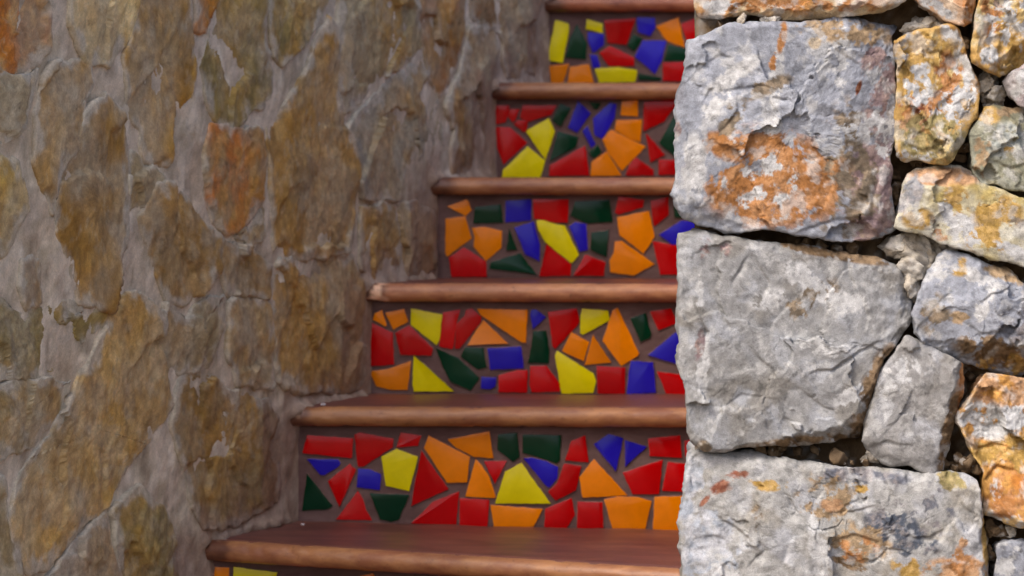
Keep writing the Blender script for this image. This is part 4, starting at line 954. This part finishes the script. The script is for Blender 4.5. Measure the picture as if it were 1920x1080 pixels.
for k in KS[:-1]:
    O, e = riser_frame(k)
    zt = STEP_Z[k + 1] - .026
    xr = x_right(O[1]); Lr = (xr - O[0]) / e[0]
    ni, nj = 110, 24
    s = np.linspace(-.06, Lr, ni); zz = np.linspace(STEP_Z[k] - .03, zt, nj)
    S, ZZ = np.meshgrid(s, zz)
    back = np.array([e[1], -e[0], 0.])
    if back[1] < 0: back = -back
    base = O[None] * (1, 1, 0) + S.ravel()[:, None] * e + np.column_stack([np.zeros(ni * nj), np.zeros(ni * nj), ZZ.ravel()])
    w = .0010 * fbm(base, 30, 4, 140 + k, .6) + .0007 * fbm(base, 8, 2, 150 + k)
    front = base - back[None] * w[:, None]
    bk = base + back[None] * .03
    V = np.concatenate([front, bk]); g = np.arange(ni * nj).reshape(nj, ni); N = ni * nj
    Q = [np.column_stack([g[:-1, :-1].ravel(), g[:-1, 1:].ravel(), g[1:, 1:].ravel(), g[1:, :-1].ravel()])]
    Q.append(Q[0][:, ::-1] + N)
    ed = np.concatenate([g[0], g[1:, -1], g[-1, -2::-1], g[-2:0:-1, 0]]); en = np.roll(ed, -1)
    Q.append(np.column_stack([ed, ed + N, en + N, en]))
    col = np.ones((len(V), 3)) * (1 + .15 * fbm(V, 20, 3, 160 + k)[:, None])
    riser = link('riser', mesh_np('riser', V, [np.concatenate(Q)], col), MAT_GROUT, stairs)
    rows = TILES.get(1 if k == -2 else k)
    if rows is None: continue
    for i, (colour, pts) in enumerate(rows):
        pv, Q, cap = tile_mesh(pts, 1000 + k * 60 + i)
        W = O[None] + pv[:, :1] * e + pv[:, 1:2] * np.array([0, 0, 1.]) - pv[:, 2:3] * back
        c = W.mean(0)
        me = mesh_np('mosaic_tile', W - c, [Q, cap], smooth=False)
        me.materials.append(GLAZE[colour]); me.materials.append(MAT_RIM_GLINT)
        mi = np.zeros(len(me.polygons), np.int32); mi[:2 * (len(pv) // 4)] = 1                    # broken clay rim, its tint also standing in for edge highlights
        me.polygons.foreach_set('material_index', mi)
        o = link('mosaic_tile', me, None, riser)
        o.location = o.location + mathutils.Vector(c)
        o['label'] = 'broken piece of glazed %s tile' % ('dark green' if colour == 'green' else colour)
# cement spatters dropped on the treads beside the wall
def spatter(parent, x, y, z, r, seed):
    rg = np.random.RandomState(seed); n = 14
    V, F = [], []
    for i, (h, q) in enumerate(((0, 1), (.45, .92), (.8, .6), (.92, .2))):
        for j in range(n):
            a = 2 * math.pi * j / n; rr = r * q * (1 + .25 * math.sin(3 * a + seed) + rg.uniform(-.1, .1))
            V.append((x + rr * math.cos(a), y + rr * math.sin(a), z + h * r * .8 - .001))
    V = np.array(V); j = np.arange(n); jn = (j + 1) % n
    Q = np.concatenate([np.column_stack([i * n + j, i * n + jn, (i + 1) * n + jn, (i + 1) * n + j]) for i in range(3)])
    link('cement_spatter', mesh_np('cement_spatter', V, [Q, (3 * n + j)[None, :]], np.ones((len(V), 3)) * lin((214, 208, 206))), MAT_MORTAR, parent)
TR = {k: t for k, t in zip(KS, [o for o in stairs.children if o.name.split('.')[0] == 'tread'])}
spatter(TR[1], -.292, 4.535, STEP_Z[1], .004, 3)
spatter(TR[0], -.318, 4.455, STEP_Z[0] - .008, .003, 6)
# solid mass of the flight under the treads
def flight_core():
    V, F = [], []
    for k in KS:
        y0, y1 = step_y(k) + .05 + (.06 if k <= 0 else 0), step_y(k + 1) + .06
        z = STEP_Z[k] - .027
        if k == KS[-1]: y1 += .3
        i = len(V)
        for zz in (GROUND_Z - .05, z):
            V += [(x_left(y0) - .04, y0, zz), (x_right(y0), y0 - .12 * (k <= 0), zz), (x_right(y1), y1, zz), (x_left(y1) - .04, y1, zz)]
        F += [(i, i+3, i+2, i+1), (i+4, i+5, i+6, i+7), (i, i+1, i+5, i+4), (i+1, i+2, i+6, i+5), (i+2, i+3, i+7, i+6), (i+3, i, i+4, i+7)]
    V = np.array(V, float)
    return mesh_np('flight_core', V, [np.array(F)], np.ones((len(V), 3)), smooth=False)
link('flight_core', flight_core(), MAT_GROUT, stairs)

# ================================================================== LEFT WALL, mortared rubble
LPAL = {'orange': ((140,84,28),(116,78,38),(150,110,60)), 'cream': ((168,144,102),(150,124,82),(180,160,124)), 'ochre': ((128,94,34),(112,84,40),(138,108,54)),
 'olive': ((112,98,62),(98,86,58),(130,114,78)), 'rust': ((146,92,46),(128,100,64),(150,110,66)), 'brown': ((122,98,66),(108,86,58),(134,112,84)),
 'umber': ((112,84,42),(100,78,46),(124,98,58)), 'greybrown': ((122,108,88),(110,98,80),(134,122,104)), 'yellow': ((146,120,64),(128,104,58),(158,138,92)),
 'bluegrey': ((118,112,106),(108,104,104),(130,120,110)), 'rustbrown': ((122,84,48),(104,76,48),(132,102,70)), 'darkbrown': ((106,82,60),(92,74,56),(120,98,76)),
 'ochrebrown': ((132,102,60),(116,90,56),(142,116,78)), 'tan': ((130,106,74),(116,96,70),(142,122,92)), 'tan2': ((150,122,78),(136,108,70),(160,136,98)),
 'umber2': ((108,88,58),(98,80,56),(122,102,76)), 'mottled': ((128,116,100),(116,102,80),(140,130,120)), 'mauve': ((124,110,102),(112,100,94),(134,120,108)),
 'mortar': ((134,124,119),(122,112,107),(146,138,134))}
WN = (WDIR[1], -WDIR[0])                       # towards the stairs
def left_world(V):
    s, z, w = V[:, 0], V[:, 1], V[:, 2]
    return np.column_stack([X0 + WDIR[0] * s + WN[0] * w, Y0 + WDIR[1] * s + WN[1] * w, z])
def stair_profile(s):
    """height of the tread top along the wall line"""
    y = Y0 + WDIR[1] * s
    k = np.clip(np.floor((y - Y0) / TREAD), -2, 7).astype(int)
    zs = np.array([STEP_Z[i] for i in range(-2, 8)])
    z = zs[k + 2]
    return np.where(y < step_y(-2), GROUND_Z, z)
def left_colour(P2, seed, pal, d=None):
    p = np.column_stack([P2, np.full(len(P2), seed * 1.3)])
    k = (2.05, 2.0, 1.6) if pal != 'mortar' else (2.75, 2.76, 2.36)
    b, a1, a2 = [lin(c) * k for c in LPAL[pal]]
    mort = lin((192, 184, 168))
    t1 = sstep(-.1, .4, fbm(p, 13, 4, seed))[:, None]; t2 = sstep(0, .5, fbm(p, 24, 4, seed + 40))[:, None]
    c = b * (1 - t1) + a1 * t1; c = c * (1 - t2) + a2 * t2
    if pal != 'mortar':                                                        # broad shifts of hue across one stone: grey, gold, rust
        u1 = sstep(-.15, .35, fbm(p, 4.5, 3, seed + 61, .55))[:, None] * .45; u2 = sstep(.05, .4, fbm(p, 5, 3, seed + 62, .55))[:, None] * .4
        c = c * (1 - u1) + lin((182, 172, 152)) * u1; c = c * (1 - u2) + lin((196, 152, 82)) * u2
    t3 = sstep(.12, .5, fbm(p, 8, 4, seed + 60, .6))[:, None] * .5            # ochre stain, grey film, pale lime wipes
    if pal == 'mortar': t3 = t3 * .3
    c = c * (1 - t3) + lin((176, 134, 60)) * t3
    t4 = sstep(.05, .5, fbm(p, 11, 4, seed + 70, .6))[:, None] * .4
    c = c * (1 - t4) + lin((156, 142, 114)) * t4
    t5 = sstep(.25, .6, fbm(p, 30, 5, seed + 80, .7))[:, None] * .35
    c = c * (1 - t5) + lin((188, 174, 146)) * t5
    t6 = sstep(.34, .7, fbm(p, 24, 5, seed + 90, .7))[:, None] * .35
    c = c * (1 - t6) + lin((104, 84, 62)) * t6
    if d is not None:                                                          # mortar smeared over the stone's rim
        n = fbm(np.column_stack([P2, np.zeros(len(P2))]), 17, 5, 955, .62)
        m = sstep(.016, .0, d - .024 * n - .001)[:, None] * .75
        film = sstep(.05, .45, fbm(np.column_stack([P2, np.zeros(len(P2))]), 7, 5, 957, .6))[:, None] * .22
        m = np.maximum(m, film)
        c = c * (1 - m) + mort * m
    # red-brown paint and grout spilled on to the wall along the steps
    h = P2[:, 1] - stair_profile(P2[:, 0] + .02)
    ahead = np.minimum(h, P2[:, 1] - stair_profile(P2[:, 0] + .11) + .02)
    m = sstep(.075, .01, np.minimum(h, np.maximum(ahead, -.2) + .02) + .035 * fbm(p, 14, 4, 901, .6))[:, None] * .55
    c = c * (1 - m) + lin((134, 98, 84)) * m
    return c * (1 + .24 * fbm(p, 70, 3, seed + 95, .75))[:, None]
left_wall = empty('mortared_stone_wall', (X0, Y0, GROUND_Z), category='wall', kind='thing', label='shaded brown and ochre rubble wall with smeared mortar, climbing beside the stairs on the left')
def build_left():
    s = np.concatenate([np.arange(-1.6, -.7, .02), np.arange(-.7, 1.6, .0085), np.arange(1.6, 2.6, .02)]); z = np.concatenate([np.arange(GROUND_Z - .03, -.6, .02), np.arange(-.6, .36, .0085), np.arange(.36, 1.25, .03)])
    S, ZZ = np.meshgrid(s, z); P2 = np.column_stack([S.ravel(), ZZ.ravel()])
    p = np.column_stack([P2, np.zeros(len(P2))])
    w = .0032 * fbm(p, 5, 3, 301) + .0020 * fbm(p * (1, .7, 1), 22, 4, 302, .6) + .0004 * ridged(p, 70, 2, 303) - .0015
    h = P2[:, 1] - stair_profile(P2[:, 0] + .004); nf = 1 + .9 * fbm(p, 30, 4, 305, .6)          # mortar bead along treads and risers
    yy = Y0 + WDIR[1] * P2[:, 0]; kk = np.ceil((yy - .03 - Y0) / TREAD - 1e-6); ds = (step_y(kk) + .03 - yy)
    below = P2[:, 1] - stair_profile(P2[:, 0] + np.maximum(ds, 0) / WDIR[1] + .05) < 0
    w = w + .011 * nf * np.exp(-np.maximum(h, 0) / .010) * (h > -.01) + .010 * nf * np.exp(-np.maximum(ds, 0) / .012) * below * (h > -.01)
    V = np.column_stack([P2, w]); nj, ni = S.shape
    g = np.arange(ni * nj).reshape(nj, ni)
    col = left_colour(P2, 311, 'mortar')
    edge = np.concatenate([g[0], g[1:, -1], g[-1, -2::-1], g[-2:0:-1, 0]])
    bk = V[edge].copy(); bk[:, 2] = -.35
    N = len(V); n = len(edge); j = np.arange(n); jn = (j + 1) % n
    Q = [np.column_stack([g[:-1, :-1].ravel(), g[:-1, 1:].ravel(), g[1:, 1:].ravel(), g[1:, :-1].ravel()]), np.column_stack([edge, N + j, N + jn, edge[jn]])]
    V = np.concatenate([V, bk]); col = np.concatenate([col, col[edge]])
    me = mesh_np('mortar', left_world(V), [np.concatenate(Q), (N + j)[None, ::-1]], col)
    link('mortar', me, MAT_MORTAR, left_wall)
    def stone(pal, o, seed, step):
        rng = random.Random(seed)
        o = np.asarray(o, float); cc = o.mean(0); o = o + (o - cc) / np.maximum(np.hypot(*(o - cc).T), 1)[:, None] * 11
        V, F, d = stone_geom(o, step, seed, rng.uniform(.0014, .0028), .05, .9, .0035, jit=.006, bulge=rng.uniform(.002, .005), tilt=.012, face=False)
        dd = np.zeros(len(V)); dd[:len(d)] = d
        c = left_colour(V[:, :2], seed, pal, dd)
        link('stone', mesh_np('stone', left_world(V), F, c), MAT_WALLSTONE, left_wall)
    for i, (pal, o) in enumerate(LEFT_STONES):
        stone(pal, o, 500 + i, .0055)
    # the courses above, beside and below what the photograph shows
    rng = random.Random(77); pals = ['ochre', 'olive', 'brown', 'greybrown', 'tan', 'tan2', 'umber', 'ochrebrown']
    n = 0
    def fill(s0, s1, z0, z1, cs, cz):
        nonlocal n
        r = 0; zz = z0
        while zz < z1 - .05:
            h = rng.uniform(.8, 1.2) * cz; ss = s0 - rng.uniform(0, cs); 
            while ss < s1:
                wd = rng.uniform(.7, 1.3) * cs
                a, b = max(ss, s0), min(ss + wd, s1)
                ok = b - a > .07
                if ok and min(zz + h, z1) < stair_profile(np.array([a, b])).max() + .05: ok = False
                if ok:
                    g = .012; jt = lambda: rng.uniform(-.018, .018)
                    t = min(zz + h, z1)
                    o = [((a + g + jt()), zz + g + jt()), ((a + b) / 2, zz + g + jt()), (b - g + jt(), zz + g + jt()), (b - g + jt(), (zz + t) / 2), (b - g + jt(), t - g + jt()), ((a + b) / 2, t - g + jt()), (a + g + jt(), t - g + jt()), (a + g + jt(), (zz + t) / 2)]
                    stone(rng.choice(pals), [(x * 1000, y * 1000) for x, y in o], 700 + n, .02); n += 1
                ss += wd
            zz += h
    fill(-1.57, 2.55, .36, 1.22, .34, .2)
    fill(-1.57, -.66, -1.0, .36, .3, .2)
    fill(-.66, -.2, -1.03, -.58, .3, .17)
    fill(1.55, 2.55, .0, .36, .3, .2)
build_left()

# ================================================================== RIGHT WALL, dry stone
right_wall = empty('dry_stone_wall', (.5, YW + .3, GROUND_Z), category='wall', kind='thing', label='bright dry stone wall of big grey and ochre blocks right of the stairs')
def right_world(V): return np.column_stack([V[:, 0], YW - V[:, 2], V[:, 1]])
def build_right():
    for i, st in enumerate(RIGHT_STONES):
        seed = 900 + i * 7
        o = np.asarray(st['o'], float); cc = o.mean(0); st['o'] = o + (o - cc) / np.hypot(*(o - cc).T)[:, None] * 1.6
        V, F, d = stone_geom(st['o'], .0019, seed, st['w'] / 1000 - .012, st['depth'] / 1000, st['relief'], .0032, st['cut'], jit=.003, bulge=.004, grooves=st['grv'])
        c = rock_colours(V[:, :2], seed, st['pal'], st['pat'])
        o = link('stone', mesh_np('stone', right_world(V), F, c), MAT_ROCK, right_wall)
        o['label'] = st['name']
    # stones of the same wall beyond the frame
    rng = random.Random(31); pals = ['grey', 'warmgrey', 'ochre', 'lemon', 'peach', 'sage', 'palestone', 'orange']
    n = 0
    def fill(x0, x1, z0, z1, cs, cz):
        nonlocal n
        zz = z0
        while zz < z1 - .04:
            h = min(rng.uniform(.8, 1.25) * cz, z1 - zz)
            if z1 - zz - h < .06: h = z1 - zz
            xx = x0
            while xx < x1 - .03:
                wd = rng.uniform(.7, 1.35) * cs
                if x1 - xx - wd < .08: wd = x1 - xx
                g = .006; jt = lambda: rng.uniform(-.012, .012) * (1 if True else 0)
                a, b, t = xx, xx + wd, zz + h
                o = [(a+g, zz+g+abs(jt())), ((a+b)/2, zz+g), (b-g-abs(jt()), zz+g+abs(jt())), (b-g, (zz+t)/2+jt()), (b-g-abs(jt()), t-g-abs(jt())), ((a+b)/2+jt(), t-g), (a+g+abs(jt()), t-g-abs(jt())), (a+g, (zz+t)/2+jt())]
                V, F, d = stone_geom([(x*1000, y*1000) for x, y in o], .0062, 1200 + n, rng.uniform(-.004, .012), .2, 1.2, .012, (), jit=.005)
                c = rock_colours(V[:, :2], 1200 + n, rng.choice(pals))
                link('stone', mesh_np('stone', right_world(V), F, c), MAT_ROCK, right_wall); n += 1
                xx += wd
            zz += h
    fill(.205, 1.55, .222, .41, .24, .19)
    fill(.655, 1.55, -.54, .222, .2, .17)
    fill(.205, 1.55, GROUND_Z - .02, -.545, .26, .18)
    # core of the wall: earth and lime between the stones
    xs = np.arange(.225, 1.56, .008); zs = np.arange(GROUND_Z - .03, .4, .008)
    X, ZZ = np.meshgrid(xs, zs); P2 = np.column_stack([X.ravel(), ZZ.ravel()]); p = np.column_stack([P2, np.zeros(len(P2))])
    w = -.062 + .014 * fbm(p, 14, 3, 411) + .009 * fbm(p, 45, 3, 412, .6)
    V = right_world(np.column_stack([P2, w])); nj, ni = X.shape; g = np.arange(ni * nj).reshape(nj, ni)
    col = rock_colours(P2, 415, 'umber')
    ed = np.concatenate([g[0], g[1:, -1], g[-1, -2::-1], g[-2:0:-1, 0]])
    bk = V[ed].copy(); dy = 2.9; bk[:, 1] = YW + dy; bk[:, 0] += WS * dy
    N = len(V); m = len(ed); j = np.arange(m); jn = (j + 1) % m
    Q = [np.column_stack([g[:-1, :-1].ravel(), g[:-1, 1:].ravel(), g[1:, 1:].ravel(), g[1:, :-1].ravel()]), np.column_stack([ed, N + j, N + jn, ed[jn]])]
    link('rubble_core', mesh_np('rubble_core', np.concatenate([V, bk]), [np.concatenate(Q), (N + j)[None, ::-1]], np.concatenate([col, col[ed]])), MAT_MORTAR, right_wall)
    # chips and crumbs wedged in the gaps
    import bmesh
    base = {}
    for pal in ('crumb', 'umber'):
        for v in range(6):
            bm = bmesh.new(); bmesh.ops.create_icosphere(bm, subdivisions=4 if pal == 'crumb' else 3, radius=1)
            co = np.array([x.co[:] for x in bm.verts]); fs = np.array([[q.index for q in f.verts] for f in bm.faces]); bm.free()
            sd = 1500 + v * 13 + (pal == 'umber') * 100
            rg = np.random.RandomState(sd)
            for _ in range(11):                                         # hack flat faces off the lump
                nrm = rg.normal(size=3); nrm /= np.linalg.norm(nrm); h = rg.uniform(.45, .8)
                ex = np.maximum(0, co @ nrm - h); co = co - ex[:, None] * nrm
            co = co * rg.uniform(.8, 1.25, 3)
            if pal == 'crumb':
                co = co * (1 + .35 * fbm(co, 1.5, 3, sd) + .22 * facets(np.column_stack([co[:, 0] + co[:, 2] * .6, co[:, 1] - co[:, 2] * .5]) + .2 * fbm(co, 2, 2, sd + 1)[:, None], .45, sd, .3, .5) + .12 * fbm(co, 7, 3, sd + 3))[:, None]
            else:
                co = co * (1 + .12 * fbm(co, 1.6, 3, sd) + .06 * fbm(co, 5, 3, sd + 3))[:, None]
            base[pal, v] = mesh_np('rubble_chip', co, [fs], rock_colours(co[:, :2] * .02, sd, pal), smooth=False)
    for i, (x, z, r, w, pal) in enumerate(CHIPS):
        o = link('rubble_chip', base[pal, i % 6], MAT_ROCK, right_wall)
        o.location = o.location + mathutils.Vector((x / 1000, YW - w / 1000, z / 1000))
        o.scale = (r / 740,) * 3
        o.rotation_euler = (rng.uniform(0, 6), rng.uniform(0, 6), rng.uniform(0, 6))
build_right()
